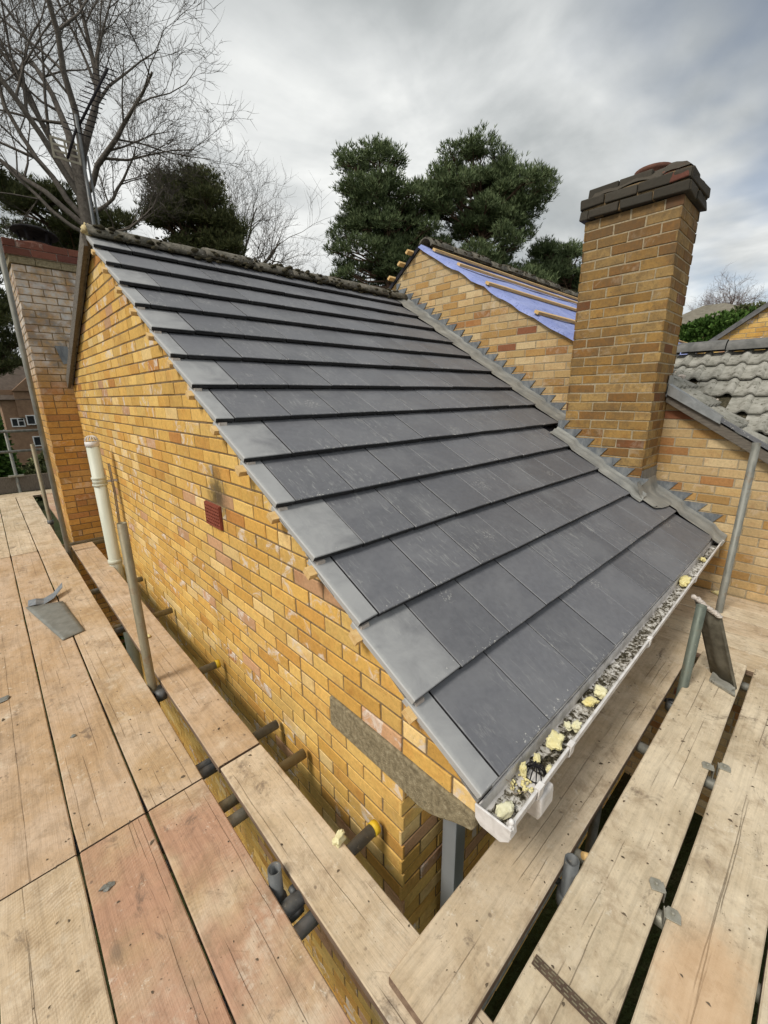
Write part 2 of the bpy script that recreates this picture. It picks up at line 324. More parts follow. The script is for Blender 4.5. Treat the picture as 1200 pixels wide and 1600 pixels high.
def rooftile_old():
    m, t, b = mat('lichened_concrete_tile', .9, .2); o = t.obj()
    n = t.noise(o, 9, 6, .65); c = t.ramp(n, [(.3, (.20, .195, .165)), (.55, (.36, .35, .31)), (.75, (.46, .45, .41))])
    c = t.mix(t.math('MULTIPLY', t.band(t.noise(o, 21, 6, .75, .4), .55, .62), .85), c, (.085, .075, .055))
    t.put(b.inputs['Base Color'], c); bump(t, b, t.noise(o, 90, 5), .6, .006); return m
M_oldtile = rooftile_old()
M_ridge = simple('mossy_ridge_concrete', (.085, .08, .06), (.17, .155, .125), 20, .95, bs=1, bd=.01, det=8, c3=(.26, .24, .20))
M_moss = simple('moss', (.030, .030, .015), (.10, .085, .05), 50, 1, bs=1, bd=.02, det=8, c3=(.18, .15, .10))
M_ridge2 = simple('smooth_ridge_concrete', (.10, .10, .095), (.19, .185, .175), 12, .85, bs=.5)
def membrane():
    m, t, b = mat('blue_breather_membrane', .7, .25); o = t.obj()
    n = t.noise(o, 5, 4, .6); c = t.ramp(n, [(.3, (.21, .26, .54)), (.7, (.33, .38, .66))])
    x, y, z = t.sep(o)
    mk = t.noise(t.scale(o, (2.2, 8, 8)), 2.4, 4, .8, 2.6)
    c = t.mix(t.math('MULTIPLY', t.band(mk, .60, .615), .7), c, (.035, .045, .11))
    t.put(b.inputs['Base Color'], c); bump(t, b, t.noise(t.scale(o, (1, 3, 3)), 4, 4), .6, .02); return m
M_memb = membrane()
def debris_mat():
    m, t, b = mat('gutter_silt', .95, .15); o = t.obj()
    n = t.noise(o, 42, 8, .75, .6); big = t.noise(o, 6, 4, .6)
    c = t.ramp(t.math('ADD', t.math('MULTIPLY', n, .8), t.math('MULTIPLY', big, .2)), [(.40, (.022, .02, .012)), (.47, (.10, .085, .055)), (.51, (.42, .39, .34)), (.56, (.76, .74, .70))])
    t.put(b.inputs['Base Color'], c); bump(t, b, n, 1, .012); return m
M_silt = debris_mat()
def leafmat(name, a, b_, c_=None):
    m, t, b = mat(name, .7, .2); i = t.island()
    t.put(b.inputs['Base Color'], t.ramp(i, [(0, a), (.6, b_), (1, c_ or b_)])); return m
M_pine = leafmat('pine_needles', (.065, .092, .042), (.13, .175, .078), (.20, .24, .11))
M_pine2 = leafmat('dark_pine_needles', (.07, .085, .036), (.13, .145, .06), (.19, .19, .08))
M_hedge = leafmat('hedge_leaves', (.03, .065, .012), (.07, .14, .025), (.12, .20, .045))
M_bark = simple('grey_bark', (.095, .080, .068), (.19, .165, .14), 9, .95, bs=1, bd=.02)
M_pbark = simple('pine_bark', (.075, .050, .035), (.17, .105, .07), 6, .95, bs=1, bd=.03)
M_twig = simple('pale_twigs', (.17, .13, .12), (.26, .20, .18), 4, .9)
M_glass = simple('window_glass', (.02, .022, .025), (.04, .045, .05), 2, .12, spec=.6, bs=0)
M_winframe = simple('white_frame', (.70, .70, .70), (.80, .80, .80), 5, .5)
M_farroof = simple('far_roof_tiles', (.085, .065, .05), (.13, .10, .08), 3, .9)
M_farroof2 = simple('grey_far_roof', (.14, .125, .095), (.22, .20, .16), 3, .9)
M_farwall = simple('far_brick_wall', (.23, .14, .09), (.33, .21, .13), 2, .9)
def ground_mat():
    m, t, b = mat('grass_ground', .95, .1); o = t.obj()
    c = t.ramp(t.noise(o, 1.1, 8, .7), [(.3, (.025, .025, .012)), (.5, (.035, .045, .015)), (.68, (.075, .055, .035))])
    t.put(b.inputs['Base Color'], c); bump(t, b, t.noise(o, 18, 6), 1, .05); return m
M_ground = ground_mat()

# ------------------------------------------------------------------ mesh helpers
WL = {}
class MB:
    def __init__(s): s.v = []; s.f = []; s.m = []; s.uv = None; s.sm = []
    def add(s, vs, fs, mi=0, smooth=False):
        b = len(s.v); s.v += [Vector(v) for v in vs]
        for f in fs: s.f.append([b + i for i in f]); s.m.append(mi); s.sm.append(smooth)
        return b
    def box(s, c, d, mi=0, rot=None, jit=0):
        hx, hy, hz = d[0] / 2, d[1] / 2, d[2] / 2
        vs = [Vector((x * hx, y * hy, z * hz)) for z in (-1, 1) for y in (-1, 1) for x in (-1, 1)]
        if jit: vs = [v + Vector((random.uniform(-jit, jit), random.uniform(-jit, jit), random.uniform(-jit, jit))) for v in vs]
        if rot is not None: vs = [rot @ v for v in vs]
        s.add([v + Vector(c) for v in vs], [(0, 2, 3, 1), (4, 5, 7, 6), (0, 1, 5, 4), (2, 6, 7, 3), (0, 4, 6, 2), (1, 3, 7, 5)], mi)
    def bar(s, p, q, wd, ht, mi=0, up=Vector((0, 0, 1))):
        p = Vector(p); q = Vector(q); x = (q - p).normalized(); y = up.cross(x).normalized(); z = x.cross(y)
        s.box((p + q) / 2, ((q - p).length, wd, ht), mi, Matrix((x, y, z)).transposed())
    def tube(s, pts, rad, n=12, mi=0, cap=True, hollow=False, smooth=True):
        pts = [Vector(p) for p in pts]; k = len(pts)
        if not isinstance(rad, (list, tuple)): rad = [rad] * k
        rings = []; ref = Vector((0, 0, 1)) if abs((pts[-1] - pts[0]).normalized().z) < .9 else Vector((1, 0, 0))
        for i in range(k):
            d = (pts[min(i + 1, k - 1)] - pts[max(i - 1, 0)]).normalized()
            a = d.cross(ref).normalized(); b = d.cross(a)
            rings.append([pts[i] + (a * cos(2 * pi * j / n) + b * sin(2 * pi * j / n)) * rad[i] for j in range(n)])
        base = len(s.v)
        for r in rings: s.v += r
        for i in range(k - 1):
            for j in range(n):
                s.f.append([base + i * n + j, base + i * n + (j + 1) % n, base + (i + 1) * n + (j + 1) % n, base + (i + 1) * n + j]); s.m.append(mi); s.sm.append(smooth)
        if hollow:
            for end, sg in ((0, 1), (k - 1, -1)):
                d = (pts[1] - pts[0]).normalized() if end == 0 else (pts[-1] - pts[-2]).normalized() * -1
                c = pts[end]; ri = rad[end] * .84
                inner = [c + (v - c) * (ri / rad[end]) for v in rings[end]]
                deep = [v + d * .10 for v in inner]
                b0 = len(s.v); s.v += inner + deep
                for j in range(n):
                    j2 = (j + 1) % n; e = base + end * n
                    s.f.append([e + j, e + j2, b0 + j2, b0 + j]); s.m.append(mi); s.sm.append(False)
                    s.f.append([b0 + j, b0 + j2, b0 + n + j2, b0 + n + j]); s.m.append(mi); s.sm.append(smooth)
                s.f.append([b0 + n + j for j in range(n)]); s.m.append(mi); s.sm.append(False)
        elif cap:
            s.f.append([base + j for j in range(n)]); s.m.append(mi); s.sm.append(False)
            s.f.append([base + (k - 1) * n + j for j in range(n)]); s.m.append(mi); s.sm.append(False)
    def lathe(s, c, prof, n=24, mi=0, tilt=None):
        c = Vector(c); base = len(s.v)
        for r, z in prof:
            for j in range(n):
                v = Vector((r * cos(2 * pi * j / n), r * sin(2 * pi * j / n), z))
                s.v.append(c + (tilt @ v if tilt is not None else v))
        for i in range(len(prof) - 1):
            for j in range(n):
                s.f.append([base + i * n + j, base + i * n + (j + 1) % n, base + (i + 1) * n + (j + 1) % n, base + (i + 1) * n + j]); s.m.append(mi); s.sm.append(True)
    def prism(s, poly, ext, mi=0, mi_side=None):
        """poly: list of 3D points, ext: extrusion vector"""
        n = len(poly); e = Vector(ext); vs = [Vector(p) for p in poly]
        b = s.add(vs + [v + e for v in vs], [list(range(n)), [n + i for i in range(n)][::-1]], mi)
        for i in range(n):
            s.f.append([b + i, b + (i + 1) % n, b + n + (i + 1) % n, b + n + i]); s.m.append(mi if mi_side is None else mi_side); s.sm.append(False)
    def build(s, name, mats, parent=None, loc=None, recalc=True, bevel=0):
        o = None
        pw = WL.get(parent.name, Vector((0, 0, 0))) if parent else Vector((0, 0, 0))
        L = Vector(loc) if loc is not None else (pw if parent else Vector((0, 0, 0)))
        me = bpy.data.meshes.new(name)
        me.from_pydata([tuple(v - L) for v in s.v], [], s.f)
        if not isinstance(mats, (list, tuple)): mats = [mats]
        for mm in mats: me.materials.append(mm)
        me.polygons.foreach_set('material_index', s.m); me.polygons.foreach_set('use_smooth', s.sm)
        if s.uv:
            ul = me.uv_layers.new(name='UVMap'); fl = []
            for f in s.f: 
                for i in f: fl += list(s.uv.get(i, (0.5, .5)))
            ul.data.foreach_set('uv', fl)
        if recalc:
            import bmesh
            bm = bmesh.new(); bm.from_mesh(me); bmesh.ops.recalc_face_normals(bm, faces=bm.faces); bm.to_mesh(me); bm.free()
        me.update()
        o = bpy.data.objects.new(name, me); COL.objects.link(o)
        if parent: o.parent = parent
        o.location = L - pw
        WL[o.name] = L
        if bevel:
            md = o.modifiers.new('bevel', 'BEVEL'); md.width = bevel; md.segments = 2; md.limit_method = 'ANGLE'
        return o
_ph = (1 + 5 ** .5) / 2
ICO_V = [Vector(v).normalized() for v in ((-1, _ph, 0), (1, _ph, 0), (-1, -_ph, 0), (1, -_ph, 0), (0, -1, _ph), (0, 1, _ph), (0, -1, -_ph), (0, 1, -_ph), (_ph, 0, -1), (_ph, 0, 1), (-_ph, 0, -1), (-_ph, 0, 1))]
ICO_F = [(0, 11, 5), (0, 5, 1), (0, 1, 7), (0, 7, 10), (0, 10, 11), (1, 5, 9), (5, 11, 4), (11, 10, 2), (10, 7, 6), (7, 1, 8), (3, 9, 4), (3, 4, 2), (3, 2, 6), (3, 6, 8), (3, 8, 9), (4, 9, 5), (2, 4, 11), (6, 2, 10), (8, 6, 7), (9, 8, 1)]
def ico(level):
    vs = list(ICO_V); fs = list(ICO_F)
    for _ in range(level):
        mid = {}; nf = []
        def m(a, b):
            k = (min(a, b), max(a, b))
            if k not in mid: vs.append(((vs[a] + vs[b]) / 2).normalized()); mid[k] = len(vs) - 1
            return mid[k]
        for a, b, c in fs:
            ab, bc, ca = m(a, b), m(b, c), m(c, a); nf += [(a, ab, ca), (b, bc, ab), (c, ca, bc), (ab, bc, ca)]
        fs = nf
    return vs, fs
ICO = [ico(0), ico(1), ico(2), ico(3)]
def blob(mb, c, r, rng, level=0, amp=.35, freq=1.6, mi=0, rot=0, smooth=True, blocky=False):
    vs, fs = ICO[level]; sd_ = Vector((rng.random() * 50, rng.random() * 50, rng.random() * 50)); o = []
    for v in vs:
        if blocky: v = Vector([math.copysign(abs(c_) ** .55, c_) for c_ in v]) * .82
        k = 1 + amp * mn.noise(v * freq + sd_) + amp * .4 * mn.noise(v * freq * 3 + sd_)
        p = Vector((v.x * r[0] * k, v.y * r[1] * k, v.z * r[2] * k))
        if rot: p = Matrix.Rotation(rot, 3, 'Z') @ p
        o.append(p + Vector(c))
    mb.add(o, fs, mi, smooth)
def tag(o, label=None, cat=None, group=None, kind=None):
    if label: o['label'] = label
    if cat: o['category'] = cat
    if group: o['group'] = group
    if kind: o['kind'] = kind
    return o
def thing(name, label, cat, loc=(0, 0, 0), group=None):
    o = bpy.data.objects.new(name, None); COL.objects.link(o); o.location = loc; o.empty_display_size = .1
    WL[o.name] = Vector(loc); return tag(o, label, cat, group)

# ------------------------------------------------------------------ ground and setting
GZ = -3.9
g = MB(); N = 60
def gz(x, y):
    d = sqrt(x * x + y * y)
    z = GZ + .06 * mn.noise(Vector((x * .4, y * .4, 0)))
    if d > 12: z += -2.6 * min(1, (d - 12) / 30) * max(0, min(1, (y - x * .6) / 20)) + .5 * mn.noise(Vector((x * .04, y * .04, 3)))
    return z
cs = [((i / N) * 2 - 1) for i in range(N + 1)]
cs = [math.copysign(abs(c) ** 2.6 * 600, c) for c in cs]
vs = [(x, y, gz(x, y)) for y in cs for x in cs]
g.add(vs, [(j * (N + 1) + i, j * (N + 1) + i + 1, (j + 1) * (N + 1) + i + 1, (j + 1) * (N + 1) + i) for j in range(N) for i in range(N)], 0, True)
tag(g.build('ground', M_ground), kind='structure')

# ------------------------------------------------------------------ brickwork
def clip_poly(poly, region):
    out_ = poly; n = len(region)
    for i in range(n):
        a = region[i]; b = region[(i + 1) % n]; nx, nz = -(b[1] - a[1]), b[0] - a[0]      # inward for CCW
        res = []; m = len(out_)
        for j in range(m):
            p = out_[j]; q = out_[(j + 1) % m]
            dp = (p[0] - a[0]) * nx + (p[1] - a[1]) * nz; dq = (q[0] - a[0]) * nx + (q[1] - a[1]) * nz
            if dp >= 0: res.append(p)
            if (dp >= 0) != (dq >= 0):
                t = dp / (dp - dq); res.append((p[0] + t * (q[0] - p[0]), p[1] + t * (q[1] - p[1])))
        out_ = res
        if len(out_) < 3: return []
    return out_
def area(p): return abs(sum(p[i][0] * p[(i + 1) % len(p)][1] - p[(i + 1) % len(p)][0] * p[i][1] for i in range(len(p)))) / 2
def brickwork(mb, to3, u0, u1, z0, z1, regionf, uoff=0.0, excl=(), zbase=0.0, mi=0, jit=.0016, rng=random, mort=.0095, L=.225, H=.075, depth=.012):
    k0 = int(math.floor((z0 - zbase) / H)); k1 = int(math.ceil((z1 - zbase) / H))
    for k in range(k0, k1):
        za = zbase + k * H; zb = za + H; o = uoff + (L / 2 if k % 2 else 0)
        i0 = int(math.floor((u0 - o) / L)) - 1; i1 = int(math.ceil((u1 - o) / L)) + 1
        for i in range(i0, i1):
            ua = o + i * L; ub = ua + L
            split = []
            pieces = [(ua, ub)]
            if rng.random() < .03: pieces = [(ua, ua + L / 2), (ua + L / 2, ub)]
            for e in excl:
                if zb <= e[2] + .004 or za >= e[3] - .004: continue
                np_ = []
                for (a, b) in pieces:
                    if b <= e[0] or a >= e[1]: np_.append((a, b)); continue
                    if a < e[0] - .012: np_.append((a, e[0]))
                    if b > e[1] + .012: np_.append((e[1], b))
                pieces = np_
            for (a, b) in pieces:
                a2, b2, c2, d2 = a + mort / 2, b - mort / 2, za + mort / 2, zb - mort / 2
                poly = [(a2, c2), (b2, c2), (b2, d2), (a2, d2)]
                poly = clip_poly(poly, regionf((za + zb) / 2))
                if len(poly) < 3 or area(poly) < 2.0e-4: continue
                poly = [(p[0] + rng.uniform(-jit, jit), p[1] + rng.uniform(-jit, jit)) for p in poly]
                cx = sum(p[0] for p in poly) / len(poly); cz = sum(p[1] for p in poly) / len(poly)
                n = len(poly); dj = rng.uniform(-.0022, .0018)
                def ins(p, w):
                    dx, dz = cx - p[0], cz - p[1]
                    return (p[0] + math.copysign(min(w, abs(dx) * .5), dx), p[1] + math.copysign(min(w, abs(dz) * .5), dz))
                ring0 = [to3(p[0], p[1], -depth) for p in poly]
                ring1 = [to3(p[0], p[1], dj - .0025) for p in poly]
                ring2 = [to3(*ins(p, .0028), dj) for p in poly]
                b0 = len(mb.v); mb.v += [Vector(v) for v in ring0 + ring1 + ring2]
                for r in range(2):
                    for j in range(n):
                        mb.f.append([b0 + r * n + j, b0 + r * n + (j + 1) % n, b0 + (r + 1) * n + (j + 1) % n, b0 + (r + 1) * n + j]); mb.m.append(mi); mb.sm.append(False)
                mb.f.append([b0 + 2 * n + j for j in range(n)]); mb.m.append(mi); mb.sm.append(False)

# =================================================================== MAIN HOUSE
S = .1711 / .2665                                  # roof slope
EY, EZ = -.355, -1.1223                            # nose of the eaves course
RY = EY + 13.72 * .2665; RZ = EZ + 13.72 * .1711   # ridge line
def roofz(y): return EZ + S * (y - EY)
house = thing('brick_house', 'yellow brick house with steep gable and new dark grey tiled lean roof', 'house', (1.7, 2.0, GZ))
XW = 3.42                                           # abutment wall of the taller neighbour
FS = .46                                            # far slope
def gable_region(zc):
    if zc < -1.253: return [(-.004, -9), (5.46, -9), (5.46, 0.2), (3.2, 5), (-.004, 5)]
    t = .080
    return [(-.315, -9), (5.46, -9), (5.46, RZ - t - FS * (5.46 - RY)), (RY, RZ - t), (-.315, roofz(-.315) - t)]
wall = MB(); rg = random.Random(3)
toX0 = lambda u, z, d: (-d, u, z)
brickwork(wall, toX0, -.32, 5.46, GZ - .1, 1.3, gable_region, uoff=.0, excl=[(-.4, .43, -1.403, -1.253), (1.405, 1.63, -.728, -.578)], zbase=-1.403, rng=rg)
wall.prism([(.004, .004, -1.403), (.004, .43, -1.403), (.004, .43, -1.253), (.004, -.312, -1.253), (.004, -.312, roofz(-.312) - .086), (.004, RY, RZ - .086), (.004, 5.46, RZ - .086 - FS * (5.46 - RY)), (.004, 5.46, GZ), (.004, .004, GZ)], (.20, 0, 0), 1)
wall.build('wall', [M_brick, M_mortar], house)
# front wall under the eaves
fw = MB(); toY0 = lambda u, z, d: (u, -d, z)
brickwork(fw, toY0, 0, XW, GZ - .1, -1.25, lambda z: [(-.004, -9), (XW, -9), (XW, -1.26), (-.004, -1.26)], uoff=.112, zbase=-1.403, rng=rg)
fw.prism([(.206, .004, GZ), (XW, .004, GZ), (XW, .004, -1.26), (.206, .004, -1.26)], (0, .1, 0), 1)
fw.build('wall', [M_brick, M_mortar], house)
sf = MB(); sf.box((XW / 2 + .01, -.17, -1.262), (XW - .1, .33, .012), 0); sf.build('soffit', M_upvc, house)
fa = MB(); fa.box((XW / 2 + .02, -.332, -1.215), (XW - .06, .016, .15), 0); fa.build('fascia', M_white, house)
# concrete kneeler (springer stone)
kp = [(.432, -1.253), (.432, -1.4), (.02, -1.402), (-.03, -1.408), (-.09, -1.412), (-.14, -1.402), (-.19, -1.378), (-.24, -1.348), (-.285, -1.327), (-.312, -1.318), (-.322, -1.296), (-.324, -1.256), (-.3, -1.2505)]
kb = MB(); kb.prism([(-.010, y, z) for y, z in kp], (.215, 0, 0)); kb.build('kneeler_stone', M_kneel, house, bevel=.006)
# air brick
ab = MB(); ab.box((.004, 1.5175, -.653), (.022, .213, .138), 0)
for r in range(7):
    for c in range(1): ab.box((-.0095, 1.5175, -.713 + r * .02), (.006, .200, .011), 0, jit=.001)
for c in range(9): ab.box((-.0100, 1.5175 - .1 + c * .025, -.653), (.006, .006, .134), 0)
ab.build('air_brick', M_airbrick, house)
# corner post
cp = MB(); cp.box((.251, -.065, -2.6), (.07, .07, 2.66), 0); cp.build('corner_post', M_upvc, house, bevel=.004)

# tiles: every course of flat tiles, rolled out as real slabs
tilem = MB(); tilem.uv = {}; rt = random.Random(11)
nrm = Vector((0, -S, 1)).normalized(); dn = Vector((0, 1, S)).normalized()
def add_tile(x0, x1, i, mi, last=False):
    P = Vector((0, EY + i * .2665, EZ + i * .1711)); Q = P + dn * .345 - nrm * (.034 * .345 / .3167)
    if last: Q = P + dn * .25 - nrm * .02
    dz = rt.uniform(-.0018, .0018); sk = rt.uniform(-.0028, .0028); th = .024
    tl = nrm * dz
    a = Vector((x0, 0, 0)); b = Vector((x1, 0, 0))
    bv = .003
    top = [a + P + tl + Vector((bv, 0, 0)) + dn * (bv + sk), b + P + tl - Vector((bv * .5, 0, 0)) + dn * (bv - sk), b + Q + tl - Vector((bv * .5, 0, 0)), a + Q + tl + Vector((bv, 0, 0))]
    mid = [a + P + tl - nrm * bv + dn * sk, b + P + tl - nrm * bv - dn * sk, b + Q + tl - nrm * bv, a + Q + tl - nrm * bv]
    low = [v - nrm * (th - bv) for v in mid]
    b0 = len(tilem.v); tilem.v += top + mid + low
    W = x1 - x0
    for k, (u, vv) in enumerate([(0, 0), (W / .33, 0), (W / .33, 1), (0, 1)] * 3):
        uu = u if mi == 1 else .9
        tilem.uv[b0 + k] = (uu, vv)
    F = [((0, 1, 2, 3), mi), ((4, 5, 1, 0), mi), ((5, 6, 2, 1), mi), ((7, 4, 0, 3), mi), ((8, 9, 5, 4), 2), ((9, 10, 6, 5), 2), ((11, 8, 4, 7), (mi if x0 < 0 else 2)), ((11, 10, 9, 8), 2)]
    for f, m_ in F: tilem.f.append([b0 + q for q in f]); tilem.m.append(m_); tilem.sm.append(False)
XV = -.033
for i in range(14):
    y = EY + i * .2665
    xend = 3.2 if not (.02 < y + .13 < .95) else 2.875
    if i == 1: xend = 3.2
    xs = [XV, .062 if i % 2 == 0 else .222]
    while xs[-1] < xend - .06: xs.append(min(xs[-1] + .330, xend + .02))
    for k in range(len(xs) - 1):
        add_tile(xs[k] + (.0036 if k else 0), xs[k + 1] - .0036, i, 1 if k == 0 else 0, last=(i == 13))
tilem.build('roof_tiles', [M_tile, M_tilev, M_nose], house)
deck = MB()
deck.prism([(.0, EY + .02, roofz(EY + .02) - .062), (.0, RY, RZ - .062), (.0, 5.7, RZ - .062 - FS * (5.7 - RY)), (.0, 5.7, RZ - .085 - FS * (5.7 - RY)), (.0, RY, RZ - .085), (.0, EY + .02, roofz(EY + .02) - .085)], (XW, 0, 0))
deck.build('underlay', M_dark, house)
fslope = MB(); fslope.prism([(-.04, RY, RZ - .01), (-.04, 5.8, RZ - .01 - FS * (5.8 - RY)), (-.04, 5.8, RZ - .055 - FS * (5.8 - RY)), (-.04, RY, RZ - .055)], (XW + .04, 0, 0)); fslope.build('far_roof_slope', M_oldtile, house)
# verge: undercloak strip, ragged bedding mortar, batten ends
uc = MB(); ru = random.Random(12); N_u = 60
for k in range(N_u):
    y0_ = EY + .015 + (RY - EY - .015) * k / N_u; y1_ = EY + .015 + (RY - EY - .015) * (k + 1) / N_u
    xo = -.030 - .007 * mn.noise(Vector((y0_ * 7, 2, 5))); zz = -.044 + .004 * mn.noise(Vector((y0_ * 9, 7, 5)))
    uc.prism([(xo, y0_, roofz(y0_) + zz), (xo + .002 * ru.random(), y1_, roofz(y1_) + zz), (xo, y1_, roofz(y1_) + zz - .005), (xo, y0_, roofz(y0_) + zz - .005)], (.08, 0, 0))
uc.build('undercloak', M_cloak, house)
bm_ = MB(); rb = random.Random(5); n = 150; pts_t, pts_b = [], []
for k in range(n + 1):
    y = EY + .03 + (RY - EY - .03) * k / n
    row = (y - EY) / .2665; fr = row - math.floor(row)
    top = roofz(y) - .024 - .030 * fr
    pts_t.append((y, top)); lo = roofz(y) - .043 - max(0, .022 * mn.noise(Vector((y * 17, 1, 1)))) - rb.random() * .004
    pts_b.append((y, lo))
for k in range(n):
    (y0, a0), (y1, a1) = pts_t[k], pts_t[k + 1]; (_, b0), (_, b1) = pts_b[k], pts_b[k + 1]
    xo = -.022 - .012 * mn.noise(Vector((y0 * 17, 4, 1)))
    bm_.box((xo + .02, (y0 + y1) / 2, (a0 + b0) / 2), (.04, y1 - y0 + .001, max(.004, a0 - b0)), 0, jit=.0018)
bm_.build('verge_mortar', M_bedding, house)
for i in range(1, 14):
    bt = MB(); yy = EY + i * .2665 + .012; c = Vector((.01, yy, roofz(yy) - .066))
    ln = .105 + .025 * rt.random()
    rot = Matrix((Vector((1, 0, 0)), dn, nrm)).transposed()
    bt.box(c + Vector((-(ln - .1) / 2 - .0, 0, 0)), (ln, .046, .027), 0, rot, jit=.0015)
    bt.build('batten', M_batten, house)
# ridge tiles with moss
rr = random.Random(21); x = -.03; k = 0
ridge = None
while x < XW - .05:
    L = .44; dz = rr.uniform(-.012, .012); dy = rr.uniform(-.012, .012); mb = MB(); n = 12; pts = []
    e = min(x + L, XW - .02)
    for q, xx in enumerate((x, (x * .66 + e * .34), (x * .33 + e * .67), e)):
        for j in range(n + 1):
            a = pi * j / n; r = .104 + .006 * mn.noise(Vector((xx * 5, a * 2, 7)))
            pts.append((xx, RY + .012 + dy + r * cos(a), RZ - .022 + dz + .80 * r * sin(a)))
    f = []
    m1 = n + 1
    b0 = mb.add(pts, [(q * m1 + j, q * m1 + j + 1, (q + 1) * m1 + j + 1, (q + 1) * m1 + j) for q in range(3) for j in range(n)], 0, True)
    ins = [(p[0], RY + (p[1] - RY) * .86, RZ + (p[2] - RZ) * .86 - .012) for p in pts]
    b1 = mb.add(ins, [(q * m1 + j, (q + 1) * m1 + j, (q + 1) * m1 + j + 1, q * m1 + j + 1) for q in range(3) for j in range(n)], 0, True)
    for q in (0, 3):
        for j in range(n): mb.f.append([b0 + q * m1 + j, b0 + q * m1 + j + 1, b1 + q * m1 + j + 1, b1 + q * m1 + j]); mb.m.append(0); mb.sm.append(False)
    for st in (0, n):
        for q in range(3): mb.f.append([b0 + q * m1 + st, b0 + (q + 1) * m1 + st, b1 + (q + 1) * m1 + st, b1 + q * m1 + st]); mb.m.append(0); mb.sm.append(False)
    rd = mb.build('ridge_tile', M_ridge, house, recalc=True)
    # moss and crumbling bedding along this ridge tile
    ms = MB(); cnt = (14, 20, 46, 30, 26, 40, 18, 20)[k % 8]
    for q in range(cnt):
        a = rr.uniform(.15, pi - .15); xx = rr.uniform(x, e)
        side = rr.random() < .45
        cy = RY + .012 + (.105 * cos(a) if not side else -.104 + rr.uniform(-.02, .02)); cz = RZ - .022 + (.083 * sin(a) if not side else rr.uniform(-.035, .03))
        r = rr.uniform(.008, .026)
        blob(ms, (xx, cy, cz), (r * 1.4, r, r * .7), rr)
    tag(ms.build('moss', M_moss, rd), kind='stuff')
    x += L; k += 1

# gutter with its brackets, outlet and end cap
def glip(x): return -.447 + .011 * x
gut = MB()
def gprof(x): # cross-section, back to front
    f = glip(x); zt = -1.163
    return [(-.343, zt), (-.345, zt - .045), (-.362, zt - .056), (f + .022, zt - .056), (f + .004, zt - .034), (f, zt), (f + .006, zt + .003), (f + .010, zt - .001), (f + .011, zt - .033), (f + .026, zt - .051), (-.362, zt - .051), (-.349, zt - .043), (-.3475, zt)]
xs = [-.028, .1, .36, .37, .9, 1.28, 1.9, 2.32, 2.9, 3.37]; n = 13; b0 = len(gut.v)
for x in xs: gut.v += [Vector((x, y, z)) for y, z in gprof(x)]
for i in range(len(xs) - 1):
    for j in range(n):
        gut.f.append([b0 + i * n + j, b0 + i * n + (j + 1) % n, b0 + (i + 1) * n + (j + 1) % n, b0 + (i + 1) * n + j]); gut.m.append(0); gut.sm.append(False)
gutter = gut.build('gutter', M_white, house)
for x, nm in ((-.0315, 'end_cap'), (3.373, 'end_cap')):
    ec = MB(); f = glip(x); zt = -1.160
    ec.prism([(x, -.336, zt), (x, -.340, zt - .048), (x, -.358, zt - .064), (x, f + .022, zt - .064), (x, f - .004, zt - .040), (x, f - .008, zt + .004)], (-.007, 0, 0))
    ec.prism([(x + .03, f - .003, zt + .004), (x + .03, f - .008, zt - .03), (x + .03, f + .004, zt - .03), (x + .03, f + .006, zt + .004)], (-.036, 0, 0))
    ec.build(nm, M_white, gutter, bevel=.002)
for x in (.135, .365, 1.286, 2.322, 3.30):
    br = MB(); f = glip(x); zt = -1.163
    pr = [(-.341, zt), (-.343, zt - .048), (-.36, zt - .062), (f + .022, zt - .062), (f - .002, zt - .038), (f - .006, zt + .008), (f + .012, zt + .009), (f + .014, zt + .005), (f + .000, zt + .004), (f + .002, zt - .034), (f + .024, zt - .057), (-.362, zt - .057), (-.346, zt - .046), (-.344, zt)]
    br.prism([(x, y, z) for y, z in pr], (.032, 0, 0)); br.build('bracket', M_white, gutter, bevel=.0015)
ol = MB(); ol.prism([(.150, -.40 - .052, -1.205), (.150, -.455, -1.225), (.150, -.455, -1.27), (.158, -.445, -1.30), (.165, -.375, -1.31), (.150, -.36, -1.27), (.150, -.36, -1.205)], (.085, 0, 0)); ol.build('outlet', M_white, gutter, bevel=.006)
sc_ = MB(); blob(sc_, (-.018, glip(0) + .003, -1.150), (.008, .008, .009), rt, 2, .1); sc_.tube([(-.02, glip(0) - .004, -1.16), (-.026, glip(0) - .006, -1.176)], .003, 6); sc_.build('gutter_stop_knob', M_white, gutter)
# silt lying in the gutter: one crusty bed
sl = MB(); nx, ny = 420, 12; vs = []
for i in range(nx + 1):
    x = -.02 + 3.38 * i / nx
    for j in range(ny + 1):
        y = -.348 + (glip(x) + .012 + .348) * j / ny
        hgt = .007 + .012 * max(0, mn.noise(Vector((x * 9, y * 18, 2)))) + .007 * mn.noise(Vector((x * 60, y * 60, 5))) + .003 * mn.noise(Vector((x * 170, y * 170, 5)))
        if x < .1: hgt *= .55 + .6 * mn.noise(Vector((x * 30, y * 30, 9)))
        vs.append((x, y, -1.2155 + max(.0005, hgt)))
sl.add(vs, [(i * (ny + 1) + j, (i + 1) * (ny + 1) + j, (i + 1) * (ny + 1) + j + 1, i * (ny + 1) + j + 1) for i in range(nx) for j in range(ny)], 0, True)
tag(sl.build('gutter_silt', M_silt), 'crust of white flecked silt and moss lying in the gutter', 'silt', kind='stuff')
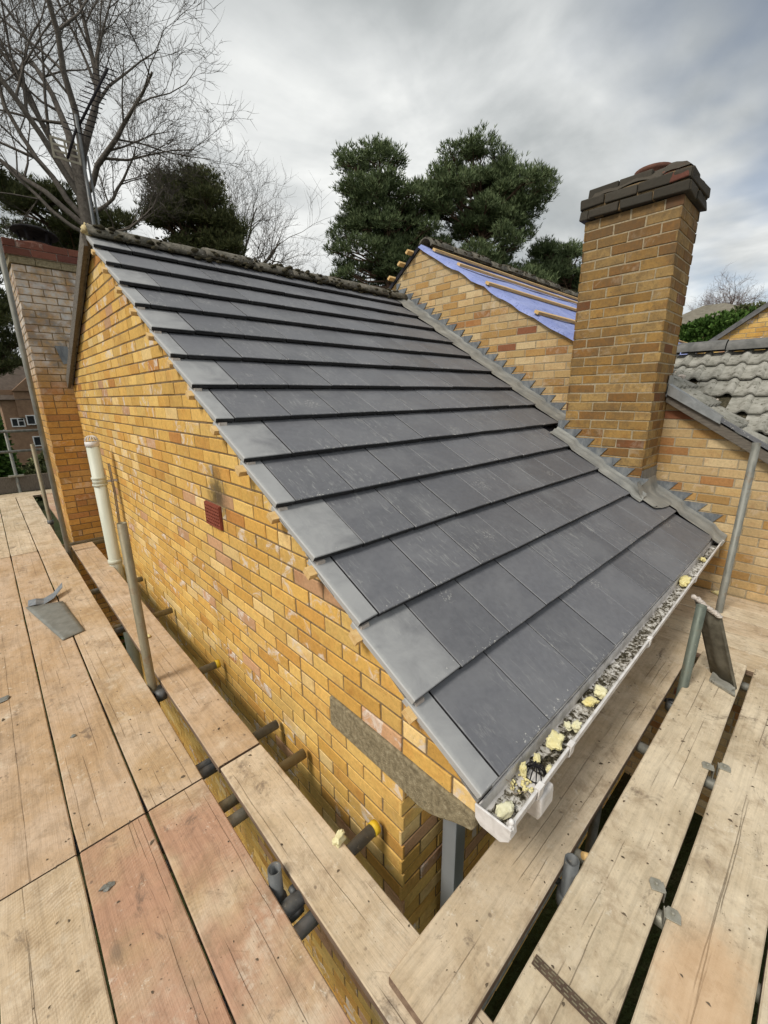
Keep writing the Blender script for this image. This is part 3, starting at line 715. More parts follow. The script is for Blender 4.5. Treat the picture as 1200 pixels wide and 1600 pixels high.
# wire balloon guard
lg = MB()
for k in range(12):
    a = 2 * pi * k / 12; lg.tube([(.215 + .033 * cos(a) * q, -.398 + .033 * sin(a) * q, -1.205 + z) for q, z in ((1, 0), (1.02, .018), (.8, .036), (.45, .045), (.08, .047))], .0021, 5)
lg.lathe((.215, -.398, -1.196), [(.033, -.003), (.035, 0), (.033, .003)], 16)
tag(lg.build('leaf_guard', M_black, loc=(.215, -.398, -1.205)), 'round black wire leaf guard in the gutter among foam crumbs', 'leaf guard')
# foam
def foam(name, lab, c, r, seed, rot=0, amp=.5, lvl=3, grp='foam chunks left in the gutter'):
    m = MB(); rq = random.Random(seed); c = Vector(c)
    blob(m, c, r, rq, lvl, amp, 1.4, 0, rot, True, True)
    for q in range(3):
        a = rq.uniform(0, 6.28); blob(m, c + Vector((cos(a) * r[0] * .6, sin(a) * r[1] * .6, rq.uniform(-.1, .5) * r[2])), (r[0] * .42, r[1] * .42, r[2] * .5), rq, 2, .6, 2)
    tag(m.build(name, M_foam, loc=c), lab, 'foam', grp)
foam('foam_chunk', 'yellow foam chunk nearest the gutter end cap', (.030, -.397, -1.192), (.036, .020, .017), 1, -.35, .35)
foam('foam_chunk', 'upright yellow foam slab left of the leaf guard, by the tile edge', (.190, -.368, -1.180), (.016, .012, .024), 2, .4)
foam('foam_chunk', 'curled yellow foam piece behind the leaf guard', (.262, -.380, -1.183), (.024, .012, .015), 3, .5)
foam('foam_chunk', 'small yellow foam lump between leaf guard and front gutter lip', (.252, -.426, -1.182), (.016, .011, .014), 4, .2)
foam('foam_chunk', 'large flat pale cream foam slab beyond the leaf guard', (.365, -.392, -1.170), (.044, .028, .012), 5, .15, .5)
foam('foam_chunk', 'whitish foam lump touching the front lip beyond the cream slab', (.50, -.412, -1.180), (.026, .016, .016), 6, .3)
foam('foam_chunk', 'little yellow foam bit beside the whitish lump, nearer the tiles', (.485, -.385, -1.185), (.018, .012, .012), 7, .8)
foam('foam_chunk', 'thin pointed cream foam flake leaning in the gutter', (.665, -.395, -1.178), (.035, .018, .014), 8, -.4)
foam('foam_chunk', 'round yellow foam lump midway along the near half of the gutter', (.745, -.402, -1.172), (.035, .025, .018), 9, .3, .35)
foam('foam_chunk', 'big white foam wedge in the far half of the gutter', (2.25, -.378, -1.182), (.075, .030, .022), 10, .1, .5)
foam('foam_chunk', 'small pale foam sliver near the far gutter end', (2.80, -.372, -1.188), (.035, .015, .015), 11, .5)
cr = MB(); rq = random.Random(8)
for q in range(42):
    x = rq.gauss(.16, .03); y = rq.uniform(-.435, -.36)
    if x < .07: continue
    if abs(x - .215) < .034 and abs(y + .398) < .034: continue
    blob(cr, (x, y, -1.198 + rq.uniform(-.002, .004)), tuple(rq.uniform(.002, .0065) for _ in range(3)), rq, 1, .6, 2)
tag(cr.build('foam_crumbs', M_foam), 'yellow foam crumbs scattered in the gutter in front of the leaf guard', 'foam', kind='stuff')
wr = MB(); wr.tube([(.0 + .11 + .006 * sin(k), -.352 - .008 * k, -1.185 + .012 * cos(k * .8)) for k in range(11)], .0014, 5); tag(wr.build('wire', M_cable), 'thin brown wire lying across the gutter near its end', 'wire')

# =================================================================== NEIGHBOUR HOUSE
nb_ = thing('neighbour_house', 'taller buff brick house whose gable abuts the grey roof, partly stripped', 'house', (4.2, 1, GZ))
PS = .62
def pz(y): return .53 + PS * (y - 1.062)       # top of the right hand rake
AY, AZ = 3.02, .53 + PS * (3.02 - 1.062)
def nb_region(zc): return [(-2.6, -9), (3.75, -9), (3.75, AZ - .72 * .73), (AY, AZ), (-2.6, pz(-2.6))]
toN = lambda u, z, d: (XW - d, u, z)
nw = MB(); rn = random.Random(9)
brickwork(nw, toN, -2.6, 3.75, GZ, AZ, nb_region, uoff=.06, zbase=-1.645, excl=[(.171, .839, -.9, 3)], rng=rn)
nw.prism([(XW + .004, y, z) for y, z in ((-2.6, GZ), (3.75, GZ), (3.75, AZ - .72 * .73 - .003), (AY, AZ - .003), (-2.6, pz(-2.6) - .003))], (.2, 0, 0), 1)
nw.build('wall', [M_brick2, M_mortar2], nb_)
nfw = MB(); nfw.box((6.3, -2.5, -2.9), (5.4, .1, 2.0)); nfw.build('wall', M_brick2, nb_)
# chimney stack of the neighbour
stack = MB(); CX, CY0, CY1, CD = 3.0, .165, .84, .46; CT = 1.345
brickwork(stack, lambda u, z, d: (CX - d, u, z), CY0, CY1, -1.0, CT, lambda z: [(CY0 - .004, -2), (CY1 + .004, -2), (CY1 + .004, CT), (CY0 - .004, CT)], uoff=CY0 + .0, zbase=CT - 40 * .0745, H=.0745, rng=rn, jit=.003)
brickwork(stack, lambda u, z, d: (u, CY0 - d, z), CX, CX + CD, -1.0, CT, lambda z: [(CX - .004, -2), (CX + CD, -2), (CX + CD, CT), (CX - .004, CT)], uoff=CX + .1125, zbase=CT - 40 * .0745, H=.0745, rng=rn)
brickwork(stack, lambda u, z, d: (u, CY1 + d, z), CX, CX + CD, -1.0, CT, lambda z: [(CX - .004, -2), (CX + CD, -2), (CX + CD, CT), (CX - .004, CT)], uoff=CX + .1125, zbase=CT - 40 * .0745, H=.0745, rng=rn)
brickwork(stack, lambda u, z, d: (CX + CD + d, u, z), CY0, CY1, -1.0, CT, lambda z: [(CY0 - .004, -2), (CY1 + .004, -2), (CY1 + .004, CT), (CY0 - .004, CT)], uoff=CY0, zbase=CT - 40 * .0745, H=.0745, rng=rn)
stack.box((CX + CD / 2, (CY0 + CY1) / 2, (CT - 1.0) / 2), (CD - .008, CY1 - CY0 - .008, CT + 1.0 - .01), 1)
chim = stack.build('chimney', [M_brick3, M_mortar2], nb_)
cap = MB(); rc = random.Random(4)
for row in range(3):
    z = CT + .075 * row; e = (.032, .036, .0)[row]; e2 = e
    for fx in range(3):
        pass
    ya, yb = CY0 - e, CY1 + e; xa, xb = CX - e, CX + CD + e
    y = ya; first = True
    off = .1125 if row % 2 else .225
    while y < yb - .01:
        y2 = min(yb, y + (off if first else .225)); first = False
        if row == 2 and (y < ya + .06 or y2 > yb - .0): y = y2; continue
        d_ = rc.uniform(-.004, .004)
        cap.box(((xa + .05 + d_), (y + y2) / 2, z + .036 + rc.uniform(-.002, .002)), (.11, y2 - y - .008, .064), 0, jit=.005)
        cap.box(((xb - .05 + d_), (y + y2) / 2, z + .036), (.11, y2 - y - .008, .066), 0, jit=.006)
        y = y2
    for x0_, x1_ in ((xa, xa + .215), (xa + .225, xb)):
        for yy in (ya + .05, yb - .05):
            if row == 2: continue
            cap.box(((x0_ + x1_) / 2, yy, z + .036), (x1_ - x0_ - .01, .11, .066), 0, jit=.008)
cap.box(((CX + CX + CD) / 2, (CY0 + CY1) / 2, CT + .08), (CD + .045, CY1 - CY0 + .045, .148), 1)
capo = cap.build('chimney_cap', [M_sootbrick, M_mortar], chim, bevel=.007)
rb_ = MB(); rb_.box((CX + .012, CY0 + .04, CT + .108), (.11, .115, .062), 0, jit=.008); rb_.box((CX + .03, CY0 + .09, CT + .160), (.09, .13, .035), 0, Matrix.Rotation(.1, 3, 'Z'), jit=.010); rb_.build('broken_brick', M_redbrick, capo, bevel=.008)
fl = MB()
vs = []; nxx, nyy = 16, 20
for i in range(nxx + 1):
    for j in range(nyy + 1):
        u = i / nxx; v = j / nyy; e = min(u, 1 - u, v, 1 - v)
        x = CX - .03 + (CD + .06) * u; y = CY0 - .02 + (CY1 - CY0 + .04) * v
        z = CT + .150 + .095 * min(1, e * 3.6) ** .6 + .016 * mn.noise(Vector((x * 9, y * 9, 3))) + .01 * mn.noise(Vector((x * 28, y * 28, 3))) - (.035 if v > .9 else 0) + (.012 if v < .25 else 0)
        vs.append((x, y, z))
fl.add(vs, [(i * (nyy + 1) + j, (i + 1) * (nyy + 1) + j, (i + 1) * (nyy + 1) + j + 1, i * (nyy + 1) + j + 1) for i in range(nxx) for j in range(nyy)])
fl.build('flaunching', M_sootbrick, capo)
pt = MB(); pt.lathe((CX + .21, .45, CT + .185), [(.10, 0), (.105, .06), (.125, .075), (.13, .10), (.105, .105), (.085, .03)], 24); pt.build('chimney_pot', M_terra, capo)

# roof of the neighbour: membrane, battens, ridge tiles, old tiles
mm = MB(); nxx, nyy = 60, 26; vs = []
YLO = .72
for i in range(nxx + 1):
    for j in range(nyy + 1):
        x = XW - .05 + 9.2 * (i / nxx); v = j / nyy; y = YLO + (AY - YLO) * v
        ph = ((y - .72) % .33) / .33
        z = pz(y) + .030 - .018 * sin(ph * pi) + .014 * mn.noise(Vector((x * 1.7 + y, y * 4, 1)))
        if i == 0: z -= .035 + .03 * mn.noise(Vector((1, y * 4, 1))); x += .012
        if i == 1: x = XW + .02; z += .008
        vs.append((x, y, z))
mm.add(vs, [(i * (nyy + 1) + j, (i + 1) * (nyy + 1) + j, (i + 1) * (nyy + 1) + j + 1, i * (nyy + 1) + j + 1) for i in range(nxx) for j in range(nyy)], 0, True)
mm.build('roof_membrane', M_memb, nb_)
fs2 = MB(); fs2.prism([(XW - .02, AY, AZ + .03), (XW - .02, AY + 2.2, AZ + .03 - 2.2 * .72), (XW - .02, AY + 2.2, AZ - 2.2 * .72 - .02), (XW - .02, AY, AZ - .02)], (9.2, 0, 0)); fs2.build('far_roof_slope', M_dark, nb_)
for q, y in enumerate((1.42, 2.02, 2.52, 2.90)):
    b = MB(); x0_ = XW + (.12 if q > 1 else -.02) ; b.bar((x0_, y, pz(y) + .048), (XW + 9.0, y, pz(y) + .048), .05, .028, 0, Vector((0, -PS, 1)).normalized()); b.build('batten', M_batten, nb_)
for y in (3.13, 3.27, 3.45):
    b = MB(); zz = AZ - .72 * (y - AY) + .035; b.bar((XW - .12, y, zz), (XW + .6, y, zz), .05, .03, 0, Vector((0, .72, 1)).normalized()); b.build('batten', M_batten, nb_)
cb = MB()
for q in range(9): cb.bar((XW + 1.2 + q * .45, 1.0, pz(1.0) + .044), (XW + 1.2 + q * .45, 1.0, pz(1.0) + .044), .04, .02) if False else None
# ridge of the neighbour
x = XW + .1; k = 0
while x < XW + 8.5:
    m = MB(); dz = rr.uniform(-.02, .02); n = 10; pts = []
    for xx in (x, x + .42):
        for j in range(n + 1):
            a = pi * j / n; pts.append((xx, AY + .01 + .115 * cos(a), AZ + .035 + dz + .10 * sin(a) + .006 * mn.noise(Vector((xx * 6, a * 2, 3)))))
    m.add(pts, [(j, j + 1, n + 2 + j, n + 1 + j) for j in range(n)], 0, True)
    m.add([(p[0], AY + .01 + (p[1] - AY) * .84, p[2] - .016) for p in pts], [(j, n + 1 + j, n + 2 + j, j + 1) for j in range(n)], 0, True)
    b = len(m.v) // 2
    for e0 in (0, n + 1):
        for j in range(n): m.f.append([e0 + j, e0 + j + 1, b + e0 + j + 1, b + e0 + j]); m.m.append(0); m.sm.append(False)
    rd = m.build('ridge_tile', M_ridge, nb_)
    if k < 12:
        ms = MB()
        for q in range(26):
            a = rr.uniform(.3, 2.9); r = rr.uniform(.01, .024); blob(ms, (rr.uniform(x, x + .42), AY + .01 + .115 * cos(a), AZ + .035 + dz + .10 * sin(a)), (r * 1.5, r, r * .6), rr)
        tag(ms.build('moss', M_moss, rd), kind='stuff')
    x += .44; k += 1
# rolled concrete tiles: a strip along the verge, valley, then the cross wing
def roman(mb, O, U, D, N_, w_, h, umax, vmax, keep, roll=.19, gauge=.30, rng=random):
    """O lower corner, U along the course, D up the slope, N_ normal"""
    nu = int(round(w_ / roll)); nv = int(math.ceil(h / gauge))
    for r in range(nv):
        for c in range(nu):
            cu, cvv = (c + .5) * roll, (r + .5) * gauge
            if not keep(O + U * cu + D * cvv): continue
            seg = 8; vs = []; dz = rng.uniform(-.003, .003)
            prof = []
            for q in range(seg + 1):
                u = q / seg; hh = .032 * max(0, sin(pi * min(1, max(0, (u - .55) / .45)))) ** .7
                prof.append((c * roll + u * roll, hh))
            for v, lift in ((0, .034), (gauge * 1.08, .004)):
                for u, hh in prof: vs.append(O + U * u + D * (r * gauge + v) + N_ * (hh + lift + dz))
            for u, hh in prof: vs.append(O + U * u + D * (r * gauge) + N_ * (hh + .034 - .016 + dz))
            s1 = seg + 1
            mb.add(vs, [(q, q + 1, s1 + q + 1, s1 + q) for q in range(seg)], 0, True)
            b = len(mb.v) - 3 * s1
            for q in range(seg): mb.f.append([b + q, b + q + 1, b + 2 * s1 + q + 1, b + 2 * s1 + q]); mb.m.append(0); mb.sm.append(False)
rp = random.Random(2)
VX = lambda y: 3.60 + (y + .75) * .93              # valley line in plan
O = Vector((XW - .06, -1.35, pz(-1.35) + .03)); D_ = Vector((0, 1, PS)).normalized(); N1 = Vector((0, -PS, 1)).normalized()
st1 = MB(); roman(st1, O, Vector((1, 0, 0)), D_, N1, 1.9, 2.42, 0, 0, lambda p: p.x < VX(p.y) + .06 and p.y < .9 and not (p.x < CX + CD + .1 and p.y > .16), roll=.15, gauge=.30, rng=rp)
st1.build('old_roof_tiles', M_oldtile, nb_)
QX, QZ = 4.98, .40; QS = .60
O = Vector((QX - 1.75, 1.0, QZ - QS * 1.75 + .0)); D2 = Vector((1, 0, QS)).normalized(); N2 = Vector((-QS, 0, 1)).normalized()
st2 = MB(); roman(st2, O, Vector((0, -1, 0)), D2, N2, 4.0, 2.05, 0, 0, lambda p: p.x > VX(p.y) - .10 and p.x < QX, roll=.165, gauge=.29, rng=rp)
st2.build('old_roof_tiles', M_oldtile, nb_)
ub = MB(); ub.prism([(XW + .0, .95, pz(.95) + .01), (XW + .0, -2.6, pz(-2.6) + .01), (5.2, -2.6, pz(-2.6) + .01), (5.2, .95, pz(.95) + .01)], (0, 0, -.03)); ub.build('underlay', M_dark, nb_)
ub = MB(); ub.prism([(QX, -3, QZ), (QX, 1.0, QZ), (QX - 1.3, 1.0, QZ - 1.3 * QS), (QX - 1.75, -3, QZ - 1.75 * QS)], (0, 0, -.03)); ub.prism([(QX, -3, QZ), (QX, 1.0, QZ), (QX + 2.5, 1.0, QZ - 2.5 * QS), (QX + 2.5, -3, QZ - 2.5 * QS)], (0, 0, -.03)); ub.build('underlay', M_moss, nb_)
y = .95
while y > -3:
    m = MB(); n = 12; pts = []; dz = rr.uniform(-.008, .008)
    for yy in (y, y - .435):
        for j in range(n + 1):
            a = pi * j / n; pts.append((QX + .125 * cos(a), yy, QZ + .02 + dz + .105 * sin(a)))
    m.add(pts, [(j, j + 1, n + 2 + j, n + 1 + j) for j in range(n)], 0, True)
    m.build('ridge_tile', M_ridge2, nb_); y -= .445
# valley rubble
vr = MB(); rv = random.Random(6)
for q in range(420):
    y = rv.uniform(-1.3, .75); x = VX(y) + rv.gauss(0, .055); z = pz(y) + .035 + rv.uniform(0, .03)
    r = rv.uniform(.008, .03); blob(vr, (x, y, z), (r, r, r * .7), rv, 0, .6, 2, 0 if rv.random() < .72 else 1)
tag(vr.build('valley_moss', [M_moss, M_bedding], nb_), kind='stuff')
for (x, y, s_) in ((4.55, .33, .09), (4.25, -.05, .08), (3.98, -.33, .07), (4.0, -.25, .05), (3.75, -.55, .07)):
    m = MB(); blob(m, (x, y, pz(y) + .07), (s_, s_ * .5, s_ * .4), rv, 2, .5, 1.6); m.build('mortar_lump', M_bedding, nb_)
# verge of the strip: cloaking board under the tiles and the lead saddle
vg = MB(); vg.prism([(XW - .07, -2.6, pz(-2.6) + .035), (XW - .07, .16, pz(.16) + .035), (XW - .07, .16, pz(.16) - .045), (XW - .07, -2.6, pz(-2.6) - .045)], (.055, 0, 0)); vg.build('bargeboard', M_barge, nb_, bevel=.003)
vg = MB(); vg.prism([(XW - .085, -2.6, pz(-2.6) + .082), (XW - .085, -.22, pz(-.22) + .082), (XW - .085, -.22, pz(-.22) + .05), (XW - .085, -2.6, pz(-2.6) + .05)], (.04, 0, 0)); vg.build('verge_trim', M_tile, nb_)
ls = MB(); ls.prism([(XW - .095, -.24, pz(-.24) + .085), (XW - .095, .16, pz(.16) + .10), (XW - .095, .16, pz(.16) + .02), (XW - .095, -.24, pz(-.24) + .035)], (.006, 0, 0)); ls.prism([(XW - .095, -.24, pz(-.24) + .085), (XW - .095, .16, pz(.16) + .10), (XW + .02, .16, pz(.16) + .10), (XW + .02, -.24, pz(-.24) + .085)], (0, 0, .006)); ls.prism([(XW - .095, .16, pz(.16) + .0), (XW - .095, .155, pz(.16) + .17), (XW + .03, .155, pz(.16) + .17), (XW + .03, .16, pz(.16) + .0)], (0, -.006, 0)); ls.build('lead_saddle', M_alu, nb_)

# stepped lead flashing on the abutment
def flash_piece(x, ya, yb, width, parent=nb_, seed=0):
    up = .075; H = .0745; zb = -1.645
    m = MB(); q = Vector((-.0045 if True else 0, 0, 0))
    k0 = math.floor((roofz(ya) + up - zb) / H); k1 = math.ceil((roofz(yb) + up - zb) / H)
    for k in range(int(k0), int(k1) + 1):
        zc = zb + k * H                          # top of this tooth
        yt = EY + (zc - H - .042 - EZ) / S           # foot of the slanted cut
        if yt < ya - .001 or yt + H / S > yb + .12: continue
        y1_ = min(yt + H / S, yb)
        tip = yt - .060
        poly = [(yt, roofz(yt) - .03), (y1_, roofz(y1_) - .03), (y1_, zc), (tip, zc), (yt, zc - H)]
        m.prism([(x - .0004 * (k % 2), a, b) for a, b in poly], (-.004, 0, 0))
    return m
def flash(x, ya, yb, width, seed=0):
    m = flash_piece(x, ya, yb, width)
    o = m.build('step_flashing', M_lead, nb_)
    # part dressed over the tiles
    a = MB(); ny, nx = max(6, int((yb - ya) / .03)), 8; vs = []
    for j in range(ny + 1):
        y = ya + (yb - ya) * j / ny; row = (y - EY) / .2665; fr = row - math.floor(row); drop = -.029 * fr
        for i in range(nx + 1):
            u = i / nx; xx = x - .003 - width * u
            lift = .040 * (1 - u) ** 3 + .016 * math.exp(-((u - .42) / .13) ** 2)
            z = roofz(y) + (drop * .75) + .006 + lift + .0022 * mn.noise(Vector((xx * 9, y * 7, seed)))
            if i == nx: z -= .004
            vs.append((xx + .004 * mn.noise(Vector((y * 14, u, seed))) * u, y, z))
    a.add(vs, [(j * (nx + 1) + i, j * (nx + 1) + i + 1, (j + 1) * (nx + 1) + i + 1, (j + 1) * (nx + 1) + i) for j in range(ny) for i in range(nx)], 0, True)
    a.build('lead_apron', M_leadbase, o)
flash(XW - .004, 2.35, 3.42, .21, 1)
flash(XW - .0055, 1.55, 2.37, .215, 2)
flash(XW - .004, .86, 1.57, .22, 3)
flash(CX - .005, .10, .90, .155, 4)
flash(XW - .004, -.42, .14, .20, 5)
ap = MB(); nx, ny = 14, 10; vs = []
for i in range(nx + 1):
    for j in range(ny + 1):
        u, v = i / nx, j / ny; x = CX - .10 + .52 * u; y = CY0 - .006 - .19 * v + (.04 * (u - .5) ** 2 * 4 if v > .8 else 0)
        row = (y - EY) / .2665; fr = row - math.floor(row)
        z = roofz(y) + .012 - .02 * fr + (.10 * (1 - v * 3.2) ** 2 if v < .31 else 0) + .006 * mn.noise(Vector((x * 9, y * 9, 8)))
        vs.append((x, y, z))
ap.add(vs, [(i * (ny + 1) + j, (i + 1) * (ny + 1) + j, (i + 1) * (ny + 1) + j + 1, i * (ny + 1) + j + 1) for i in range(nx) for j in range(ny)], 0, True)
ap.build('lead_apron', M_leadbase, nb_)
ap = MB(); ap.prism([(CX - .006, CY0 - .008, roofz(CY0) - .05), (CX + CD, CY0 - .008, roofz(CY0) - .05), (CX + CD, CY0 - .008, roofz(CY0) + .17), (CX - .006, CY0 - .008, roofz(CY0) + .17)], (0, .003, 0)); ap.build('lead_apron', M_lead, nb_)

# =================================================================== left chimney stack, bargeboard, pipe (main house)
LX0, LX1, LY0, LY1, LT = -.323, .345, 5.46, 6.08, 1.41
stack = MB()
reg = lambda a, b: (lambda z: [(a, -9), (b, -9), (b, LT), (a, LT)])
brickwork(stack, lambda u, z, d: (u, LY0 - d, z), LX0, LX1, GZ, LT, reg(LX0 - .004, LX1), uoff=LX0, zbase=LT - 80 * .075, rng=rg)
brickwork(stack, lambda u, z, d: (LX0 - d, u, z), LY0, LY1, GZ, LT, reg(LY0 - .004, LY1), uoff=LY0 + .1125, zbase=LT - 80 * .075, rng=rg)
stack.box(((LX0 + LX1) / 2, (LY0 + LY1) / 2, (LT + GZ) / 2), (LX1 - LX0 - .008, LY1 - LY0 - .008, LT - GZ - .01), 1)
lch = stack.build('chimney', [M_brick4, M_mortar], house)
m = MB()
def ring(m, z, h, e, rng, mi=0, off=0):
    for (p, q, ax) in (((LX0 - e, LY0 - e), (LX1 + e, LY0 - e), 0), ((LX0 - e, LY1 + e), (LX1 + e, LY1 + e), 0), ((LX0 - e, LY0 - e + .1), (LX0 - e, LY1 + e - .1), 1), ((LX1 + e, LY0 - e + .1), (LX1 + e, LY1 + e - .1), 1)):
        a = p[ax]; b = q[ax]; t = a; first = True
        while t < b - .01:
            t2 = min(b, t + (.1125 if (first and off) else .225)); first = False; c = (t + t2) / 2
            if ax == 0: cy = p[1] + (.05 if p[1] < LY0 + .1 else -.05); m.box((c, cy, z + h / 2), (t2 - t - .006, .10, h - .006), mi, jit=.002)
            else: cx = p[0] + (.05 if p[0] < LX0 + .1 else -.05); m.box((cx, c, z + h / 2), (.10, t2 - t - .006, h - .006), mi, jit=.002)
            t = t2
ring(m, LT, .075, .02, rg, 0); m.box(((LX0 + LX1) / 2, (LY0 + LY1) / 2, LT + .037), (LX1 - LX0, LY1 - LY0, .072), 0)
m.build('corbel', M_kneel, lch, bevel=.003)
m = MB(); ring(m, LT + .075, .075, .045, rg, 0); ring(m, LT + .15, .075, .045, rg, 0, 1); m.box(((LX0 + LX1) / 2, (LY0 + LY1) / 2, LT + .149), (LX1 - LX0 + .06, LY1 - LY0 + .06, .145), 1)
lcap = m.build('chimney_cap', [M_redbrick, M_bedding], lch, bevel=.003)
m = MB(); m.lathe((-.03, 5.77, LT + .22), [(.17, 0), (.165, .03), (.15, .05), (.155, .07), (.14, .075), (.12, .02)], 28); m.build('chimney_pot', M_terra, lcap)
m = MB(); tl = Matrix.Rotation(.09, 3, 'Y') @ Matrix.Rotation(-.05, 3, 'X')
m.lathe((-.03, 5.77, LT + .40), [(.0, .07), (.12, .055), (.205, .02), (.215, .0), (.20, .005), (.0, .035)], 28, 0, tl)
for k in range(5):
    a = 2 * pi * k / 5 + .3; m.tube([(-.03 + .125 * cos(a), 5.77 + .125 * sin(a), LT + .27), (-.03 + .16 * cos(a), 5.77 + .16 * sin(a), LT + .41)], .012, 6)
m.lathe((-.03, 5.77, LT + .28), [(.135, 0), (.14, .015), (.135, .03), (.12, .03)], 20)
m.build('chimney_cowl', M_black, lcap)
bb = MB(); z1 = RZ - .02; y1 = 5.42
bb.prism([(-.062, RY + .01, z1 + .02), (-.062, y1, z1 - FS * (y1 - RY) + .02), (-.062, y1, z1 - FS * (y1 - RY) - .10), (-.062, RY - .02, z1 - .085)], (.03, 0, 0)); bb.build('bargeboard', M_barge, house, bevel=.003)
lp = MB(); lp.prism([(-.10, 5.452, .60), (.02, 5.452, .60), (.02, 5.452, .42), (-.05, 5.452, .40)], (0, -.004, 0)); lp.build('lead_flashing', M_lead, house)
pm = MB(); pm.lathe((-.02, RY - .02, RZ + .0), [(.0, .06), (.05, .05), (.07, .0), (.05, -.05), (0, -.06)], 10); 
m = MB(); blob(m, (-.02, RY + .0, RZ + .01), (.035, .045, .04), rr, 2, .6, 2); m.build('ridge_end_mortar', simple('yellow_mortar', (.55, .43, .22), (.66, .55, .32), 30, .9), house)
# soil pipe
PX, PY = -.15, 3.97
sp = MB(); sp.tube([(PX, PY, GZ), (PX, PY, -.40)], .055, 24); pipe = sp.build('soil_pipe', M_pipe, house)
for z in (-.735, -.80):
    m = MB(); m.lathe((PX, PY, z), [(.055, -.014), (.063, -.010), (.066, 0), (.063, .010), (.055, .014)], 24); m.build('collar', M_pipe, pipe)
m = MB(); m.lathe((PX, PY, -.767), [(.055, -.03), (.060, -.03), (.060, .03), (.055, .03)], 24); m.build('socket', M_pipe, pipe)
m = MB(); m.lathe((PX, PY, -.415), [(.056, -.015), (.060, -.013), (.060, .03), (.050, .032)], 24)
for k in range(14):
    a = 2 * pi * k / 14; m.tube([(PX + .056 * cos(a) * q, PY + .056 * sin(a) * q, -.385 + z) for q, z in ((1, 0), (1.0, .02), (.8, .042), (.4, .054), (0, .057))], .0035, 5)
m.build('cage_cap', M_white, pipe)
m = MB(); m.lathe((PX, PY, -1.60), [(.055, -.02), (.064, -.018), (.064, .018), (.055, .02)], 24); m.build('collar', M_pipe, pipe)
m = MB(); m.bar((PX + .06, PY, -.775), (0, PY, -.775), .022, .02); m.build('pipe_bracket', M_white, pipe)
for dx, dy in ((.09, -.03), (.10, -.055), (.105, -.005)):
    m = MB(); m.tube([(PX + dx, PY + dy, -.60), (PX + dx + .01 * sin(1), PY + dy + .01, -.9), (PX + dx - .006, PY + dy, -1.3), (PX + dx, PY + dy, -2.2)], .0045, 6); m.build('cable', M_cable, house)

# =================================================================== SCAFFOLD
def tube_thing(name, lab, cat, p, q, mt, r=.0242, grp=None, hollow=True, n=20):
    m = MB(); m.tube([p, q], r, n, hollow=hollow); return tag(m.build(name, mt, loc=p), lab, cat, grp)
def coupler(parent, c, axis='Z', mt=None):
    m = MB(); c = Vector(c)
    if axis == 'Z': m.lathe(c, [(.0245, -.028), (.034, -.028), (.036, 0), (.034, .028), (.0245, .028)], 16)
    else:
        R = Matrix.Rotation(pi / 2, 3, 'Y' if axis == 'X' else 'X'); m.lathe(c, [(.0245, -.028), (.034, -.028), (.036, 0), (.034, .028), (.0245, .028)], 16, 0, R)
    m.tube([c + Vector((.03, -.02, 0)), c + Vector((.03, .045, 0))], .008, 8); m.lathe(c + Vector((.03, .045, 0)), [(.0, .012), (.013, .012), (.013, -.012), (0, -.012)], 6, 0, Matrix.Rotation(pi / 2, 3, 'X'))
    return m.build('coupler', mt or M_tube_d, parent, loc=c)
G1 = 'scaffold standards along the platforms'
a = tube_thing('scaffold_standard', 'tall grey tube rising past the left chimney stack out of the top of the picture', 'scaffold tube', (-.445, 4.77, GZ), (-.445, 4.77, 3.9), M_tube, grp=G1)
b = tube_thing('scaffold_standard', 'short mottled tan tube standing in the gap beside the white soil pipe', 'scaffold tube', (-.435, 1.676, GZ), (-.435, 1.676, -.64), M_tube_t, grp=G1); coupler(b, (-.435, 1.676, -1.745)); coupler(b, (-.415, 1.60, -1.70), 'X')
c = tube_thing('scaffold_standard', 'pale tube beyond the tall one, left of the left chimney stack', 'scaffold tube', (-.447, 6.33, GZ), (-.447, 6.33, -.55), M_tube_t, grp=G1); coupler(c, (-.447, 6.33, -1.62))
d = tube_thing('scaffold_standard', 'cut tube with open mouth just above the boards, left of the foam capped transom', 'scaffold tube', (-.432, .205, GZ), (-.432, .205, -1.595), M_tube_d, grp=G1); coupler(d, (-.420, .12, -1.70), 'X'); coupler(d, (-.432, .205, -1.77))
e = tube_thing('scaffold_standard', 'grey tube standing against the right hand brick wall', 'scaffold tube', (2.986, -.511, GZ), (2.986, -.511, -.34), M_tube, grp=G1)
s_ = tube_thing('scaffold_standard', 'greenish tube with a broken tile propped on it', 'scaffold tube', (1.733, -.512, GZ), (1.733, -.549, -1.1), M_tube_g, grp=G1); coupler(s_, (1.733, -.512, -1.76))
v = tube_thing('scaffold_standard', 'rusty mouthed dark tube end poking up between the right hand boards', 'scaffold tube', (.325, -.511, GZ), (.325, -.511, -1.565), M_tube_d, grp=G1); coupler(v, (.325, -.511, -1.75))
G2 = 'transoms carrying the left platform'
TR = [(.11, 'transom end with yellow cap nearest the wall corner', M_tube_d, 1, -.035), (.649, 'pale peeling transom end, second from the wall corner', M_tube_t, 0, -.03), (.915, 'blue grey uncapped transom end, third from the wall corner', M_tube_d, 0, -.03), (1.667, 'transom end with yellow cap beside the middle of the wall', M_tube, 1, -.035), (2.662, 'brown grey transom end behind the short tan tube', M_tube_t, 0, -.02), (3.54, 'small transom end nearest the soil pipe', M_tube, 0, -.02)]
